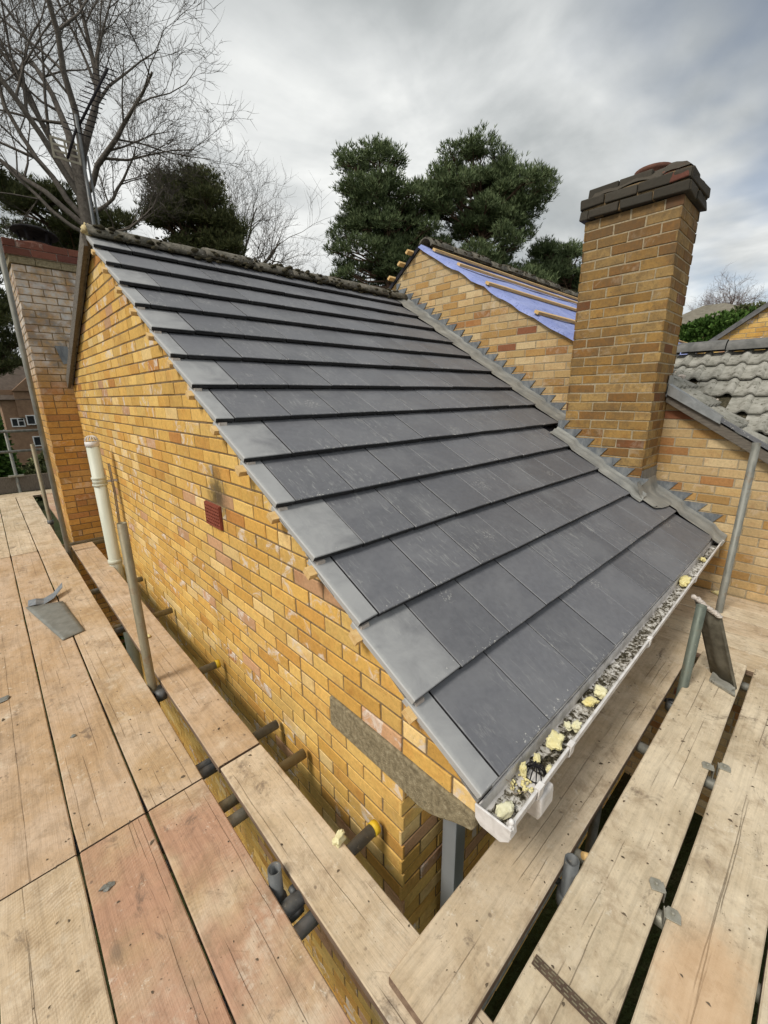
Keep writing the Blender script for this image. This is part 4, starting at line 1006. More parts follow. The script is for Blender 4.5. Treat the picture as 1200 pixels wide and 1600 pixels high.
for y, lab, mt, capf, xe in TR:
    t_ = tube_thing('transom', lab, 'scaffold tube', (-1.45, y + .01, -1.703), (xe, y, -1.703 + (.035 if y < .2 else 0)), mt, grp=G2)
    if capf:
        m = MB(); m.tube([(xe - .024, y, -1.703 + (.035 if y < .2 else 0)), (xe + .002, y, -1.703 + (.035 if y < .2 else 0))], .0272, 20); m.build('end_cap', M_yellow, t_)
for y, lab, mt in ((.045, 'smooth pale grey tube crossing the gap next to the cut tube mouth', M_alu), (.56, 'silvery tube crossing the left gap, second nearest', M_clip), (.875, 'dark tube crossing the left gap by the board joint', M_tube_d), (2.60, 'dark tube crossing the far part of the left gap', M_tube_d), (5.14, 'nearer of two tubes at the foot of the left chimney stack', M_tube), (5.27, 'farther of two tubes at the foot of the left chimney stack', M_tube)):
    tube_thing('transom', lab, 'scaffold tube', (-1.45, y, -1.700), (-.19 if y < 5 else .0 - .02, y, -1.700), mt, grp=G2)
for p, q, lab in (((-.50, -1.5, -1.752), (-.50, 9.2, -1.752), 'long ledger tube under the left platform boards'), ((-.4, -.33, -3.3), (3.3, -.33, -3.3), 'low ledger tube seen down the right hand gap'), ((-.4, -.22, -2.75), (3.3, -.22, -2.75), 'upper ledger tube seen down the right hand gap'), ((.05, -.6, -3.6), (1.4, -.3, -2.2), 'brace tube slanting below the right hand boards')):
    tube_thing('ledger', lab, 'scaffold tube', p, q, M_tube, grp='ledgers and braces below the boards')
tube_thing('transom', 'pale tube crossing the widest right hand gap', 'scaffold tube', (1.16, -1.6, -1.668), (1.16, -.1, -1.668), M_tube, grp='transoms carrying the right platform')
f_ = tube_thing('transom', 'short silvery tube with a wood plug beside the rusty tube mouth', 'scaffold tube', (.435, -1.4, -1.672), (.435, -.12, -1.672), M_clip, grp='transoms carrying the right platform')
m = MB(); m.tube([(.43, -.545, -1.625), (.405, -.52, -1.615)], .013, 10); m.build('plug', M_batten, f_)
tube_thing('transom', 'hidden looking dark tube under the near right hand boards', 'scaffold tube', (2.15, -1.9, -1.705), (2.15, -.1, -1.705), M_tube, grp='transoms carrying the right platform')
# guard rail at the far end
for z, lab in ((-.53, 'upper guard rail tube at the far end of the left platform'), (-.885, 'lower guard rail tube at the far end of the left platform')):
    tube_thing('guard_rail', lab, 'scaffold tube', (-2.6, 9.25, z), (.35, 9.25, z), M_tube, grp='guard rails at the far end')
o = tube_thing('scaffold_standard', 'far post carrying the two guard rails', 'scaffold tube', (-.60, 9.30, GZ), (-.60, 9.30, -.50), M_tube, grp=G1)
m = MB(); m.box((-.60, 9.27, -1.33), (.22, .07, .03)); m.build('base_clamp', M_clip, o)

def board(lab, p, ang, L, Wd=.222, top=-1.64, mt=None, seed=0, grp='scaffold boards of the left platform', th=.038, warp=.002):
    """p: near-left corner in plan of the centre line start; runs along `ang`"""
    m = MB(); n = max(2, int(L / .12)); rq = random.Random(seed); vs = []; sec = 8
    ph = rq.random() * 9
    for i in range(n + 1):
        x = L * i / n
        ed = .0025 * mn.noise(Vector((x * 2.3, ph, 0))); ed2 = .0025 * mn.noise(Vector((x * 2.3, ph, 9)))
        wz = warp * mn.noise(Vector((x * .9, ph, 4)))
        c = .004
        if i in (0, n): ed -= .002; ed2 -= .002
        for (y, z) in ((-Wd / 2 - ed + c, 0), (-Wd / 2 - ed, -c), (-Wd / 2 - ed, -th + c), (-Wd / 2 - ed + c, -th), (Wd / 2 + ed2 - c, -th), (Wd / 2 + ed2, -th + c), (Wd / 2 + ed2, -c), (Wd / 2 + ed2 - c, 0)):
            vs.append(Vector((x, y, z + wz)))
    fs = [(i * sec + j, i * sec + (j + 1) % sec, (i + 1) * sec + (j + 1) % sec, (i + 1) * sec + j) for i in range(n) for j in range(sec)]
    m.add(vs, fs)
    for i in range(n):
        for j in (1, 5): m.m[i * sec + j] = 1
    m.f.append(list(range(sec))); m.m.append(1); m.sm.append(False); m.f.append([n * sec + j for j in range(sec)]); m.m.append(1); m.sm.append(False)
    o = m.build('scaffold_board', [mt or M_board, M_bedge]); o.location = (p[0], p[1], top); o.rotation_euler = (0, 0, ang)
    WL[o.name] = Vector((p[0], p[1], top))
    return tag(o, lab, 'scaffold board', grp)
H_ = pi / 2
rows = [(-1.275, 'outermost column'), (-1.042, 'third column from the wall gap'), (-.8085, 'second column from the wall gap'), (-.574, 'column edging the wall gap')]  # outermost column is out of view, added to darken the wall beneath
spans = [(-3.1, .788, 'near'), (.796, 5.048, 'middle'), (5.056, 8.78, 'far')]
k = 0
cols = {('near', 0): M_board, ('near', 1): M_board_s, ('near', 2): M_board_p, ('near', 3): M_board_p}
txt = {('near', 3): 'pinkish board nearest the left gap at the bottom of the picture', ('near', 2): 'reddish stained board second from the left gap, bottom of the picture', ('near', 1): 'pale board with saw marks in the bottom left corner',
       ('near', 0): 'added board just out of view at the bottom left, shading the wall below', ('middle', 3): 'long tan board along the outer side of the gap with the short tan tube', ('middle', 2): 'long tan board under the cut lead sheet', ('middle', 1): 'long tan board on the left edge with small chips on it', ('middle', 0): 'added long board out of view beyond the left edge, shading the wall below',
       ('far', 3): 'far grey brown board with a knot, left of the tall tube', ('far', 2): 'far board second from the gap, behind the lead sheet', ('far', 1): 'far board at the left edge of the picture', ('far', 0): 'added far board out of view, outermost of the left platform, shading below'}
for si, (y0, y1, sn) in enumerate(spans):
    for ri, (xc, rn_) in enumerate(rows):
        k += 1
        board(txt[(sn, ri)], (xc, y0), H_, y1 - y0, .2265 if ri else .222, -1.64 + (.001 * (k % 3)), cols.get((sn, ri), M_board_w if (sn == 'far') else M_board), k)
board('inner board beside the wall, nearer half, with a foam blob on it', (-.284, -3.1), H_, 3.888, .206, -1.64, M_board_w, 31)
board('inner board beside the wall, farther half, passing the soil pipe', (-.286, .802), H_, 4.2, .210, -1.64, M_board, 32)
board('short pink board past the left chimney stack', (-.245, 6.25), H_, 2.5, .2, -1.64, M_board_p, 33)
board('cross board nearest of two at the far end of the left platform', (-3.0, 8.91), 0, 3.9, .222, -1.64, M_board_w, 34)
board('cross board against the toe board at the far end', (-3.0, 9.145), 0, 3.9, .222, -1.64, M_board_w, 35)
tb = board('grey toe board on edge under the far guard rails', (-3.0, 9.30), 0, 3.9, .30, -1.48, M_barge, 36); tb.rotation_euler = (H_, 0, 0); tb.location = (-3.0, 9.30, -1.49)
GR = 'scaffold boards of the right platform'
b1 = board('cracked pale board nearest the gutter, its sawn end lapping the corner', (-.335, -.378), -.004, 2.55, .215, -1.602, M_board_w, 41, GR)
b2 = board('right platform board with the dark banding strip, second from the gutter', (-.335, -.640), -.006, 2.55, .222, -1.602, M_board_g, 42, GR)
b3 = board('right platform board with an orange stain, third from the gutter', (-.335, -.886), -.010, 2.55, .218, -1.602, M_board_o, 43, GR)
b4 = board('outermost board in the bottom right corner', (-.335, -1.115), -.010, 2.55, .222, -1.602, M_board_g, 44, GR)
b5 = board('added board out of view beyond the outermost one, shading the space below', (-.335, -1.345), -.010, 2.55, .222, -1.602, M_board_g, 45, GR)  # unseen extra board, added to keep light from under the platform
m = MB(); m.box((.334, 0, .0022), (.030, .2, .003), 0, Matrix.Rotation(.0, 3, 'Z'))
for q in range(9):
    for r_ in range(3): m.box((.325 + r_ * .009, -.088 + q * .022 + (.006 if r_ % 2 else 0), .0045), (.0028, .014, .002), 1)
m.v = [v_ + Vector((-.335, -.640, -1.602)) for v_ in m.v]
m.build('banding_strip', [simple('rusted_banding', (.075, .05, .035), (.13, .09, .06), 30, .8), M_tube_t], b2)
for i, xc in enumerate((2.355, 2.585, 2.815, 3.048, 3.280)):
    board(('cross board passing beneath the ends of the right platform boards', 'second cross board, beyond the propped tile', 'third cross board, middle of the far right deck', 'cross board next to the last, by the tube on the wall', 'cross board tight against the right hand wall')[i], (xc, -2.6), H_, 2.52, .226, -1.64 + .0015 * (i % 2), M_board_g if i % 2 else M_board_w, 50 + i, 'cross boards by the right hand wall')
# retaining clips on the gap between boards
def clip(c, ang, lab, side):
    m = MB(); R = Matrix.Rotation(ang, 3, 'Z'); c = Vector(c)
    def P(x, y, z): return c + R @ Vector((x, y, z))
    m.prism([P(x, y, .0) for x, y in ((-.020, -.020), (.008, -.022), (.022, -.014), (.024, .012), (.010, .021), (-.018, .020))], (0, 0, .005))
    m.prism([P(x, side * .020, z) for x, z in ((-.016, .004), (.018, .004), (.018, -.045), (-.016, -.045))], R @ Vector((0, side * .004, 0)))
    m.lathe(P(.004, 0, .005), [(.0, .006), (.006, .006), (.006, 0)], 6)
    tag(m.build('board_clip', M_clip, loc=c, bevel=.0015), lab, 'clip', 'zinc board clips in the right hand gap')
clip((1.17, -.752, -1.601), .3, 'zinc clip on the gutter side of the gap, farther pair', -1)
clip((1.215, -.806, -1.601), .2, 'zinc clip on the outer side of the gap, farther pair', 1)
clip((.475, -.735, -1.601), .5, 'zinc clip on the gutter side of the gap, nearer pair', -1)
clip((.415, -.795, -1.601), .3, 'zinc clip on the outer side of the gap, nearer pair', 1)

# broken roof tile propped on the greenish tube
m = MB(); rq = random.Random(3)
A = Vector((1.975, -.625, -1.600)); B = Vector((1.885, -.750, -1.600)); T0 = Vector((1.775, -.505, -1.085)); T1 = Vector((1.795, -.625, -1.165))
nrm_t = (B - A).cross(T0 - A).normalized(); 
if nrm_t.y > 0: nrm_t = -nrm_t
N_ = 12; vs = []
for i in range(N_ + 1):
    u = i / N_; lo = A.lerp(B, u); hi = T0.lerp(T1, u) + Vector((0, 0, .012 * mn.noise(Vector((u * 6, 0, 0)))))
    for j in range(5): 
        p = lo.lerp(hi, j / 4) + nrm_t * (.006 * sin(u * pi * 3)); vs += [p, p + nrm_t * .016]
W2 = 10
for i in range(N_):
    for j in range(4):
        a0 = i * W2 + j * 2; a1 = (i + 1) * W2 + j * 2
        m.f += [[a0, a1, a1 + 2, a0 + 2], [a0 + 1, a0 + 3, a1 + 3, a1 + 1]]; m.m += [0, 0]; m.sm += [True, True]
    for j, s0 in ((0, 0), (8, 0)):
        a0 = i * W2 + j; a1 = (i + 1) * W2 + j; m.f.append([a0, a1, a1 + 1, a0 + 1]); m.m.append(1 if j == 8 else 0); m.sm.append(False)
for i in (0, N_):
    for j in range(4): a0 = i * W2 + j * 2; m.f.append([a0, a0 + 1, a0 + 3, a0 + 2]); m.m.append(0); m.sm.append(False)
m.v = vs
bt_ = m.build('broken_roof_tile', [simple('dark_tile_underside', (.085, .075, .055), (.16, .145, .11), 18, .9), M_bedding], loc=A)
tag(bt_, 'broken grey roof tile leaning against the greenish tube', 'roof tile')
m = MB(); m.prism([A + Vector((.0, -.01, .0)), B + Vector((.0, -.0, .0)), B + Vector((-.075, -.01, .0)), A + Vector((-.10, -.01, 0))], (0, 0, .018)); m.build('tile_lip', M_oldtile, bt_, bevel=.003)
m = MB(); 
for q in range(14): u = q / 13; blob(m, T0.lerp(T1, u) + Vector((0, 0, .006)), (.015, .015, .011), rq, 1, .6, 2)
m.build('mortar_crust', M_bedding, bt_)
# offcut of lead on the left boards
m = MB(); P4 = [(-.905, 3.40), (-.668, 3.31), (-.618, 2.645), (-.757, 2.600)]; nx, ny = 6, 14; vs = []
for j in range(ny + 1):
    for i in range(nx + 1):
        u, v_ = i / nx, j / ny; a = Vector(P4[0]).lerp(Vector(P4[1]), u); b = Vector(P4[3]).lerp(Vector(P4[2]), u); p = a.lerp(b, v_)
        z = -1.634 + .006 * abs(mn.noise(Vector((p.x * 5, p.y * 4, 0)))) + .018 * max(0, .25 - v_) * (1 + u)
        vs.append((p.x, p.y, z))
m.add(vs, [(j * (nx + 1) + i, j * (nx + 1) + i + 1, (j + 1) * (nx + 1) + i + 1, (j + 1) * (nx + 1) + i) for j in range(ny) for i in range(nx)], 0, True)
M_sheet = simple('dull_lead_offcut', (.165, .165, .145), (.25, .25, .225), 14, .55, .2, bs=.3)
o = m.build('lead_sheet', M_sheet, loc=(-.75, 3, -1.637)); md = o.modifiers.new('thick', 'SOLIDIFY'); md.thickness = .003
tag(o, 'flat grey cut lead sheet lying on the left boards', 'lead sheet')
m = MB(); vs = []
pts = [(-.89, 3.42, .0), (-.84, 3.37, .020), (-.79, 3.36, .006), (-.72, 3.40, .02), (-.64, 3.52, .055)]
for (x, y, z) in pts: vs += [(x, y, -1.632 + z), (x + .01, y + .13 - z * .6, -1.628 + z * 1.1)]
m.add(vs, [(2 * i, 2 * i + 2, 2 * i + 3, 2 * i + 1) for i in range(len(pts) - 1)], 0, False)
o = m.build('lead_offcut', M_lead, loc=(-.75, 3.4, -1.637)); md = o.modifiers.new('thick', 'SOLIDIFY'); md.thickness = .003
tag(o, 'curled strip of lead bent up behind the flat lead sheet', 'lead offcut')
foam('foam_chunk', 'cream foam blob on the inner board against the nearest yellow capped tube', (-.190, .150, -1.625), (.030, .020, .022), 21, .3, .5, 3, None)
foam('foam_chunk', 'little white foam flake on the inner board, upper middle', (-.33, 2.23, -1.632), (.04, .025, .01), 22, .3, .5, 2, None)
foam('foam_chunk', 'white foam flake by the foot of the right hand wall', (3.33, -.45, -1.625), (.06, .02, .014), 23, .9, .5, 2, None)
for (x, y, r_, lab) in ((-1.095, 2.10, .035, 'grey slate chip on the board at the left edge'), (-.872, .585, .018, 'little grey stone chip on the reddish board'), (-.845, 1.49, .012, 'tiny pale chip on the long tan board')):
    m = MB(); rq = random.Random(int(abs(x) * 1000)); blob(m, (x, y, -1.634), (r_, r_ * .7, .006), rq, 1, .8, 2, smooth=False); tag(m.build('stone_chip', M_sheet, loc=(x, y, -1.637)), lab, 'chip')
# leaves, bark and grit trodden over the boards
m = MB(); rq = random.Random(77)
for q in range(620):
    if rq.random() < .6: x = rq.choice((-.29, -.574, -.81, -1.04)) + rq.uniform(-.1, .1); y = rq.uniform(-.3, 6) ; z = -1.6378
    else: y = rq.choice((-.378, -.64, -.886, -1.11)) + rq.uniform(-.1, .1) ; x = rq.uniform(-.3, 2.15); z = -1.600
    r = abs(rq.gauss(0, .0019)) + .0008; a = rq.uniform(0, 3.14); l = r * rq.uniform(1, 2.6)
    pts = [(x + cos(a + t * 1.2566) * (l if t % 2 else r), y + sin(a + t * 1.2566) * (l if t % 2 else r), z + .001 * rq.random()) for t in range(5)]
    b = m.add(pts + [(x, y, z + r * .5)], [(t, (t + 1) % 5, 5) for t in range(5)])
tag(m.build('grit', simple('bark_flakes', (.06, .045, .03), (.16, .12, .08), 8, .9)), 'bark flakes and grit strewn over the scaffold boards', 'grit', kind='stuff')

# =================================================================== TV aerial on the left stack
AXc, AYc = .655, 6.1
ae = thing('television_aerial', 'tv aerial mast with a long yagi and a grid panel behind the roof ridge', 'aerial', (AXc, AYc, 1.0))
m = MB(); m.tube([(AXc - .02, AYc, .6), (AXc, AYc, 3.3)], .019, 12); m.build('mast', M_tube_d, ae)
m = MB(); m.tube([(AXc + .05, AYc, .6), (AXc + .05, AYc, 2.9)], .012, 10); m.build('mast', M_tube_d, ae)
m = MB(); p, q = Vector((AXc - .03, AYc, 3.12)), Vector((AXc + .46, AYc + .1, 3.98)); m.tube([p, q], .014, 8); bo = m.build('boom', M_black, ae)
for k in range(15):
    u = k / 14; c = p.lerp(q, u); m = MB(); d_ = Vector((.8, -.5, -.25)).normalized(); L = .16 - .05 * u; m.tube([c - d_ * L, c + d_ * L], .006, 6); m.build('director', M_black, bo)
m = MB()
for a in (0, .065, .13, .195):
    m.box((AXc - .17, AYc, 2.79 + a), (.27, .008, .022), 0)
for a in (-.13, 0, .13): m.box((AXc - .17 + a, AYc - .002, 2.885), (.02, .008, .22), 0)
m.build('reflector', simple('weathered_panel', (.30, .27, .20), (.42, .38, .3), 10, .6), ae)
m = MB(); m.tube([(AXc - .17, AYc - .02, 2.80), (AXc - .02, AYc, 3.16)], .013, 8); m.build('strut', M_black, ae)

# =================================================================== TREES
def grow(mb, p, d, r, L, level, maxl, rng, nseg=5, wob=.22, up=.06, kids=(6, 6, 5, 4), ratio=.56, ang=(.45, .95), rr_=.5, tipr=.3):
    pts = [p]; rad = [r]; d = d.normalized(); seg = L / nseg; q = p.copy()
    for i in range(nseg):
        d = (d + Vector((rng.uniform(-wob, wob), rng.uniform(-wob, wob), rng.uniform(-wob, wob) + up))).normalized()
        q = q + d * seg; pts.append(q.copy()); rad.append(r * (1 - (1 - tipr) * (i + 1) / nseg))
    sides = 8 if level == 0 else 6 if level == 1 else 4 if level == 2 else 3
    mb.tube(pts, rad, sides, cap=False)
    if level >= maxl: return
    nk = kids[min(level, len(kids) - 1)]
    for k in range(nk):
        t = (.25 if level else .55) + (.75 if level else .45) * (k + rng.random() * .8) / nk; t = min(t, .999); f = t * nseg; i = int(f); fr = f - i
        base = pts[i].lerp(pts[i + 1], fr); dd = (pts[i + 1] - pts[i]).normalized()
        ax = dd.cross(Vector((rng.uniform(-1, 1), rng.uniform(-1, 1), rng.uniform(-1, 1)))).normalized()
        nd = Matrix.Rotation(rng.uniform(*ang), 3, ax) @ dd
        grow(mb, base, nd, max(rad[i] * rr_ * rng.uniform(.8, 1.1), .008), L * ratio * rng.uniform(.75, 1.2), level + 1, maxl, rng, 4 if level else 5, wob, up, kids, ratio, ang, rr_, tipr)
def bare_tree(lab, base, h, seed, r=.35, leaders=6, LL=8, kids=(6, 6, 5, 4), maxl=4, spread=(.25, 1.1), mt=M_bark, dirs=None, minr=None):
    t = thing('bare_tree', lab, 'tree', base); rng = random.Random(seed); base = Vector(base)
    m = MB(); top = base + Vector((rng.uniform(-.2, .2), rng.uniform(-.2, .2), h)); m.tube([base, base.lerp(top, .5) + Vector((.1, .1, 0)), top], [r * 1.25, r * 1.02, r * .9], 12, cap=False); m.build('trunk', mt, t)
    m = MB()
    for k in range(leaders):
        if dirs: dx, dz_, L, r0, h0 = dirs[k]; d = Vector((RT.x * dx, RT.y * dx, dz_)) + Vector((FW.x, FW.y, 0)) * rng.uniform(-.5, .5); pnt = base.lerp(top, h0)
        else:
            a = 2 * pi * k / leaders + rng.uniform(-.3, .3); s = rng.uniform(*spread); d = Vector((cos(a) * sin(s), sin(a) * sin(s), cos(s))); L = LL * rng.uniform(.8, 1.15); r0 = .5; pnt = top.lerp(base, rng.uniform(0, .12))
        grow(m, pnt, d, r * r0, L, 1, maxl, rng, 8, kids=kids, wob=.26)
    m.build('branches', mt, t); return t
RT = Vector((.727, -.687, 0)); FW = Vector((.685, .729, 0))
bare_tree('huge bare oak with grey spreading limbs filling the upper left sky', (4.05, 22.6, -4.5), 13.4, 5, .31, 11, 8, kids=(6, 7, 7, 5, 4), maxl=5,
          dirs=[(-.75, .95, 9.0, .55, .93), (.42, 1.05, 9.0, .62, 1.0), (-.25, 1.15, 9.5, .58, .97), (-1.2, .6, 8.0, .42, .86), (.95, .62, 5.6, .42, .95), (.9, .12, 3.6, .26, .90), (-1.1, .2, 6.5, .30, .84), (.12, 1.1, 9.0, .48, 1.0), (-.95, 1.1, 9.5, .42, .93), (1.0, .02, 3.8, .22, .84), (-.45, .8, 8.0, .40, .88)])
bare_tree('smaller bare tree with fine twigs right of the huge oak', (14.3, 29.6, -4.5), 13.0, 8, .22, 11, 5.2, kids=(6, 7, 7, 5), maxl=4, spread=(.2, 1.35))
bare_tree('low bare tree with drooping twigs beside the small dark pine', (16.3, 28.0, -4.5), 10.0, 18, .16, 8, 3.6, kids=(6, 6, 5, 5), maxl=4, spread=(.4, 1.45))
bare_tree('distant pale leafless tree above the hedge at the right', (43.4, 7.2, -4), 8.2, 12, .22, 14, 3.0, kids=(7, 7, 6, 5), maxl=4, spread=(.1, 1.15), mt=M_twig)

def tuft(m, p, d, L, w_, n, rng, mi=0):
    for k in range(n):
        dd = (d + Vector((rng.uniform(-.8, .8), rng.uniform(-.8, .8), rng.uniform(-.6, .8)))).normalized()
        s = dd.cross(Vector((rng.uniform(-1, 1), rng.uniform(-1, 1), rng.uniform(-1, 1)))).normalized() * w_
        l = L * rng.uniform(.6, 1.2); b = len(m.v)
        m.v += [p - s * .5, p + s * .5, p + dd * l * .6 + s * .6, p + dd * l, p + dd * l * .6 - s * .6]
        m.f.append([b, b + 1, b + 2, b + 3, b + 4]); m.m.append(mi); m.sm.append(False)
def pine(lab, base, tops, clumps, seed, mt, trunk_r=.28, dens=330, L=.27, w_=.024, lean=None):
    """clumps: list of (centre, radius, flatten)"""
    t = thing('pine_tree', lab, 'tree', base); rng = random.Random(seed); base = Vector(base); top = Vector(tops)
    m = MB(); n = 8; pts = []
    for i in range(n + 1):
        u = i / n; pts.append(base.lerp(top, u) + Vector((.35 * sin(u * 4 + seed), .35 * cos(u * 3 + seed) - .35, 0)) * (u * (1 - u) * 3))
    m.tube(pts, [trunk_r * (1.15 - .8 * i / n) for i in range(n + 1)], 10, cap=False); m.build('trunk', M_pbark, t)
    lm_ = MB(); fm = MB()
    for c, r, fl_ in clumps:
        c = Vector(c)
        tz = max(.25, min(.97, (c.z - r * 1.2 - base.z) / (top.z - base.z))); f = tz * n; i = min(n - 1, int(f)); a = pts[i].lerp(pts[i + 1], f - i)
        mid = a.lerp(c, .5) + Vector((0, 0, -.25))
        lm_.tube([a, mid, c], [.075, .05, .02], 5, cap=False)
        for q in range(5):
            dv = Vector((rng.uniform(-1, 1), rng.uniform(-1, 1), rng.uniform(-.3, .8))).normalized() * r * .8; lm_.tube([mid.lerp(c, rng.uniform(.2, .9)), c + Vector((dv.x, dv.y, dv.z * fl_))], [.03, .01], 4, cap=False)
        nt = int(dens * r * r)
        for q in range(nt):
            v = Vector((rng.gauss(0, 1), rng.gauss(0, 1), rng.gauss(0, 1))).normalized(); rad = r * rng.uniform(.4, 1.0) ** .8 * rng.choice((1, 1, 1.22)) * (1 + .35 * mn.noise(v * 1.8 + c))
            p = c + Vector((v.x * rad, v.y * rad, v.z * rad * fl_ * (1 if v.z > 0 else .45)))
            tuft(fm, p, (v * .5 + Vector((0, 0, .7))), L, w_, 5, rng)
    lm_.build('limbs', M_pbark, t); fm.build('crown', mt, t, recalc=False); return t
def clumpset(c, rx, rz, n, seed, rmin=.7, rmax=1.2, holes=0.0, shape=None):
    rng = random.Random(seed); out_ = []; c = Vector(c); tries = 0
    while len(out_) < n and tries < 4000:
        tries += 1
        a, b, z = rng.uniform(-1, 1), rng.uniform(-1, 1), rng.uniform(-1, 1)
        if a * a + b * b + z * z > 1: continue
        if shape and not shape(a, z): continue
        p = c + RT * (a * rx) + FW * (b * rx * .8) + Vector((0, 0, z * rz))
        if mn.noise(p * .55) < holes - .55: continue
        out_.append((p, rng.uniform(rmin, rmax), rng.uniform(.5, .75)))
    return out_
# big twin pines in the middle
pine('large scots pine with dense rounded crown, left one of the middle pair', (18.2, 19.2, -4), (18.2, 19.2, 11.5),
     clumpset((18.35, 19.3, 10.6), 3.0, 3.2, 58, 1, .5, 1.0, .25) + clumpset((17.5, 20.1, 6.9), 2.4, 3.2, 40, 2, .40, .78, .28, lambda a, z: a > -.95) + clumpset((19.3, 18.3, 7.2), 1.5, 3.6, 26, 3, .55, .95, .2) + clumpset((20.1, 17.4, 8.3), 1.3, 3.4, 18, 33, .45, .85, .2), 31, M_pine, .3)
pine('large scots pine with a flat topped crown reaching right, right one of the middle pair', (22.9, 14.4, -4), (22.1, 15.6, 11.5),
     clumpset((21.5, 15.9, 11.2), 2.6, 2.4, 50, 4, .5, 1.0, .25) + clumpset((22.9, 13.6, 10.6), 1.8, 1.6, 20, 5, .6, .95) + clumpset((22.2, 15.0, 8.0), 2.6, 2.6, 38, 6, .45, .85, .28) + clumpset((23.2, 13.3, 5.6), 1.6, 2.0, 14, 61, .6, .9, .1), 32, M_pine, .34)
pine('smaller pine peeping out between the middle pair and the brick chimney', (28.2, 12.6, -4), (28.2, 12.6, 8.5), clumpset((28.1, 12.9, 7.0), 1.9, 2.2, 26, 7, .6, .95, .1) + clumpset((26.6, 13.2, 6.6), 1.3, 2.4, 14, 71, .6, .9, .1), 33, M_pine, .22)
pine('dark round pine behind the mossy ridge, right of the oak trunk', (9.0, 23.2, -4), (9.0, 23.2, 9.3), clumpset((8.9, 23.2, 8.75), 2.2, 1.7, 38, 8, .6, .95) + clumpset((9.6, 22.7, 7.4), 1.6, .8, 8, 81, .5, .7), 34, M_pine2, .2, 520, .2, .024)
pine('dark pine spreading behind the foot of the oak', (4.5, 28.5, -4.5), (4.5, 28.5, 9.8), clumpset((4.4, 28.6, 9.0), 3.3, 1.5, 38, 9, .6, 1.0, .1), 35, M_pine2, .3, 330)
pine('dark pine in the upper left corner beside the tall tube', (-1.2, 27.5, -5), (-1.0, 27.5, 11.0), clumpset((.2, 27.6, 9.8), 1.6, 2.6, 22, 10, .6, 1.0, .05) + clumpset((.0, 27.6, 5.6), 1.6, 2.6, 26, 11, .7, 1.0), 36, M_pine2, .3)
pine('dark conifer seen low between the tall tube and left edge', (-1.0, 31.5, -5), (-1.0, 31.5, 6.0), clumpset((.3, 31.5, 3.6), 1.9, 2.2, 34, 12, .7, 1.1), 37, M_pine2, .25)
def leafy(name, lab, cat, base, c, rx, ry, rz, n, seed, mt, ls=.07, stuff=False):
    rng = random.Random(seed); m = MB(); c = Vector(c)
    for q in range(n):
        v = Vector((rng.gauss(0, 1), rng.gauss(0, 1), rng.gauss(0, 1))).normalized(); k = rng.uniform(.6, 1) * (1 + .25 * mn.noise(v * 2.5 + c))
        p = c + Vector((v.x * rx * k, v.y * ry * k, v.z * rz * k)); tuft(m, p, v, ls * 2.2, ls, 3, rng)
    t = thing(name, lab, cat, base); m.build('foliage', mt, t, recalc=False)
    s = MB(); s.tube([base, (c.x, c.y, c.z)], [.12, .05], 7); s.build('trunk', M_bark, t); return t
leafy('hedge', 'clipped green hedge beyond the old tiled roof at the right', 'hedge', (28.6, 4.6, -4), (28.7, 4.4, 2.1), 1.7, 2.8, 1.9, 9000, 1, M_hedge, .09)
leafy('evergreen_bush', 'bushy evergreen beside the clipped hedge at the right', 'bush', (31.0, 3.6, -4), (31.0, 3.55, 2.9), 1.6, 1.4, 1.7, 4000, 2, M_pine2, .09)
leafy('cypress', 'bright green cypress at the far left below the rail', 'tree', (-1.3, 24.4, -5), (-1.35, 24.4, -3.2), 1.2, 1.2, 3.7, 9000, 3, M_hedge, .1)
leafy('evergreen_bush', 'dark green shrub mass behind the far guard rail', 'bush', (1.6, 30, -6), (1.5, 30.0, -5.9), 3.2, 2.0, 2.3, 9000, 4, M_pine2, .12)
leafy('evergreen_bush', 'low green shrub showing under the left chimney stack scaffold', 'bush', (-.5, 6.6, GZ), (-.35, 6.4, -3.3), .8, 1.1, .6, 3500, 5, M_hedge, .05)
leafy('evergreen_bush', 'dull green shrub below the distant house windows', 'bush', (4, 40, -6), (3.6, 42, -5.2), 2.4, 2, 1.6, 4000, 6, M_pine2, .14)

# =================================================================== BACKGROUND HOUSES
def window(parent, c, w_, h, nx=2, axis='x'):
    m = MB(); c = Vector(c)
    m.box(c, (w_, .08, .07)) if False else None
    for s in (-1, 1): m.box(c + Vector((0, 0, s * h / 2)), (w_ + .1, .10, .09)); 
    for k in range(nx + 1): m.box(c + Vector((-w_ / 2 + w_ * k / nx, -.002, 0)), (.09, .096, h - .085))
    m.box(c + Vector((w_ * .25, -.004, h * .18)), (w_ * .5, .09, .07))
    f = m.build('window', M_winframe, parent, loc=c)
    g_ = MB(); g_.box(c + Vector((0, .02, 0)), (w_ - .05, .03, h - .05)); g_.build('pane', M_glass, f)
hh = thing('distant_house', 'distant brown brick house with white framed windows beyond the left scaffold rail', 'house', (5.5, 57.0, -6.4))
m = MB(); m.box((5.6, 57.0, -2.6), (9.6, 6, 7.2)); m.build('wall', M_farwall, hh)
m = MB(); m.prism([(.2, 53.6, .1), (.2, 60.4, .1), (.2, 57, 3.9)], (10.8, 0, 0)); m.build('roof', M_farroof, hh)
m = MB(); m.box((3.3, 53.9, -.3), (2.8, .5, 2.6)); m.prism([(1.8, 53.4, .9), (4.8, 53.4, .9), (3.3, 53.4, 2.3)], (0, 2.5, 0)); m.build('gable_wall', M_farwall, hh)
window(hh, (1.75, 53.97, -2.05), .95, .75, 2); window(hh, (3.05, 53.6, -1.85), 1.25, .85, 2); window(hh, (3.2, 53.95, -3.95), 1.2, .9, 2)
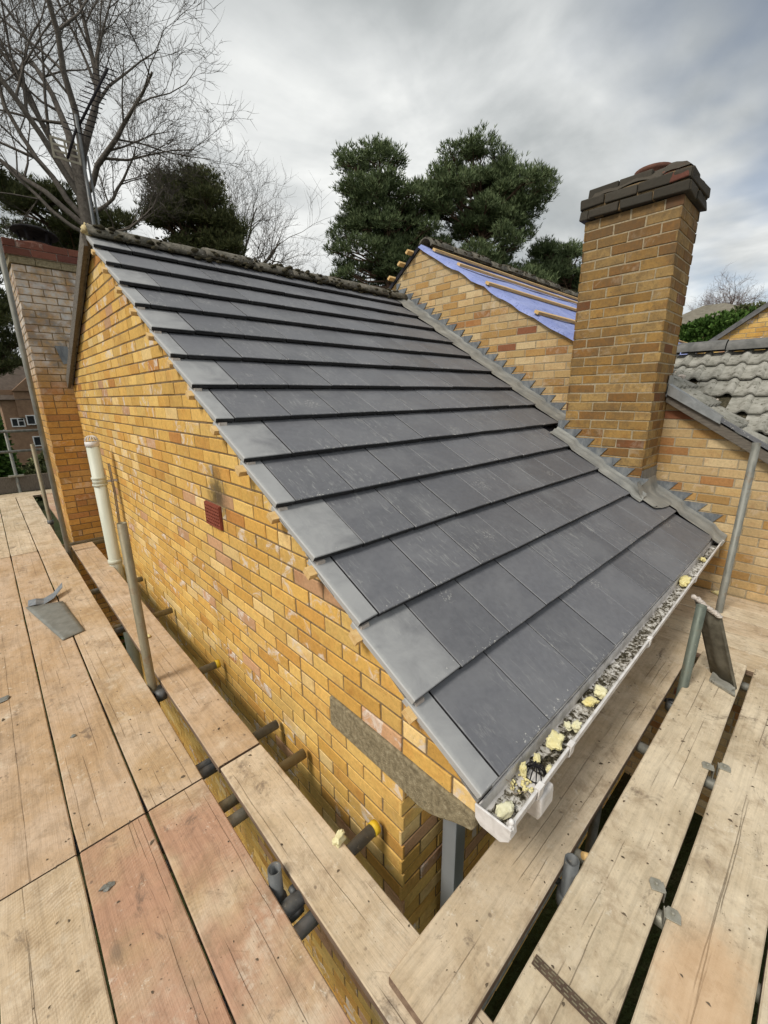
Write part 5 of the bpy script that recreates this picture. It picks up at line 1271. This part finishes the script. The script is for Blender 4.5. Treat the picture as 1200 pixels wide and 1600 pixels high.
bg_ = thing('background_gable_house', 'yellow brick gable with dark verge rising at the right edge', 'house', (9.6, -2.0, GZ))
m = MB(); rq = random.Random(15); BX = 9.0
regb = lambda z: [(-7, -1), (1.45, -1), (1.45, .465), (-2.4, 3.35), (-7, 0)]
brickwork(m, lambda u, z, d: (BX - d, u, z), -3.2, 1.45, -.3, 3.3, regb, uoff=.03, zbase=0, rng=rq)
m.prism([(BX + .004, 1.45, GZ), (BX + .004, 1.45, .46), (BX + .004, -2.4, 3.34), (BX + .004, -6.2, .5), (BX + .004, -6.2, GZ)], (.3, 0, 0), 1)
m.build('wall', [M_brick, M_mortar2], bg_)
m = MB(); m.prism([(BX - .08, 1.55, .47), (BX - .08, -2.4, 3.43), (BX - .08, -2.4, 3.35), (BX - .08, 1.55, .38)], (6, 0, 0)); m.prism([(BX - .08, -2.4, 3.43), (BX - .08, -6.3, .5), (BX - .08, -6.3, .42), (BX - .08, -2.4, 3.35)], (6, 0, 0)); m.build('roof', M_ridge2, bg_)
hr = thing('distant_hipped_house', 'distant house with pale grey hipped roof behind the hedge', 'house', (37.5, 7.0, -4))
m = MB(); m.box((38.5, 6.0, .4), (5, 6.4, 8.6)); m.build('wall', M_farwall, hr)
m = MB(); bx0, bx1, by0, by1, z0_, z1_ = 35.6, 41.4, 2.5, 9.6, 4.5, 6.0
m.add([(bx0, by0, z0_), (bx1, by0, z0_), (bx1, by1, z0_), (bx0, by1, z0_), (38.4, 6.0, z1_), (38.4, 7.2, z1_)], [(0, 1, 4), (1, 2, 5, 4), (2, 3, 5), (3, 0, 4, 5), (0, 3, 2, 1)]); m.build('roof', M_farroof2, hr)
# far woodland all round the horizon
m = MB(); rq = random.Random(19)
for q in range(220):
    a = 2 * pi * q / 220 + rq.uniform(-.01, .01); R = rq.uniform(85, 120); h = rq.uniform(3, 6.0)
    blob(m, (R * cos(a), R * sin(a), -6 + h * .4), (rq.uniform(3, 6), rq.uniform(3, 6), h), rq, 2, .6, 2.5)
tag(m.build('woodland', simple('far_foliage', (.03, .045, .02), (.07, .085, .04), 1.2, 1, bs=1, bd=.4, det=8)), 'dark far woodland along the horizon', 'woodland', kind='stuff')
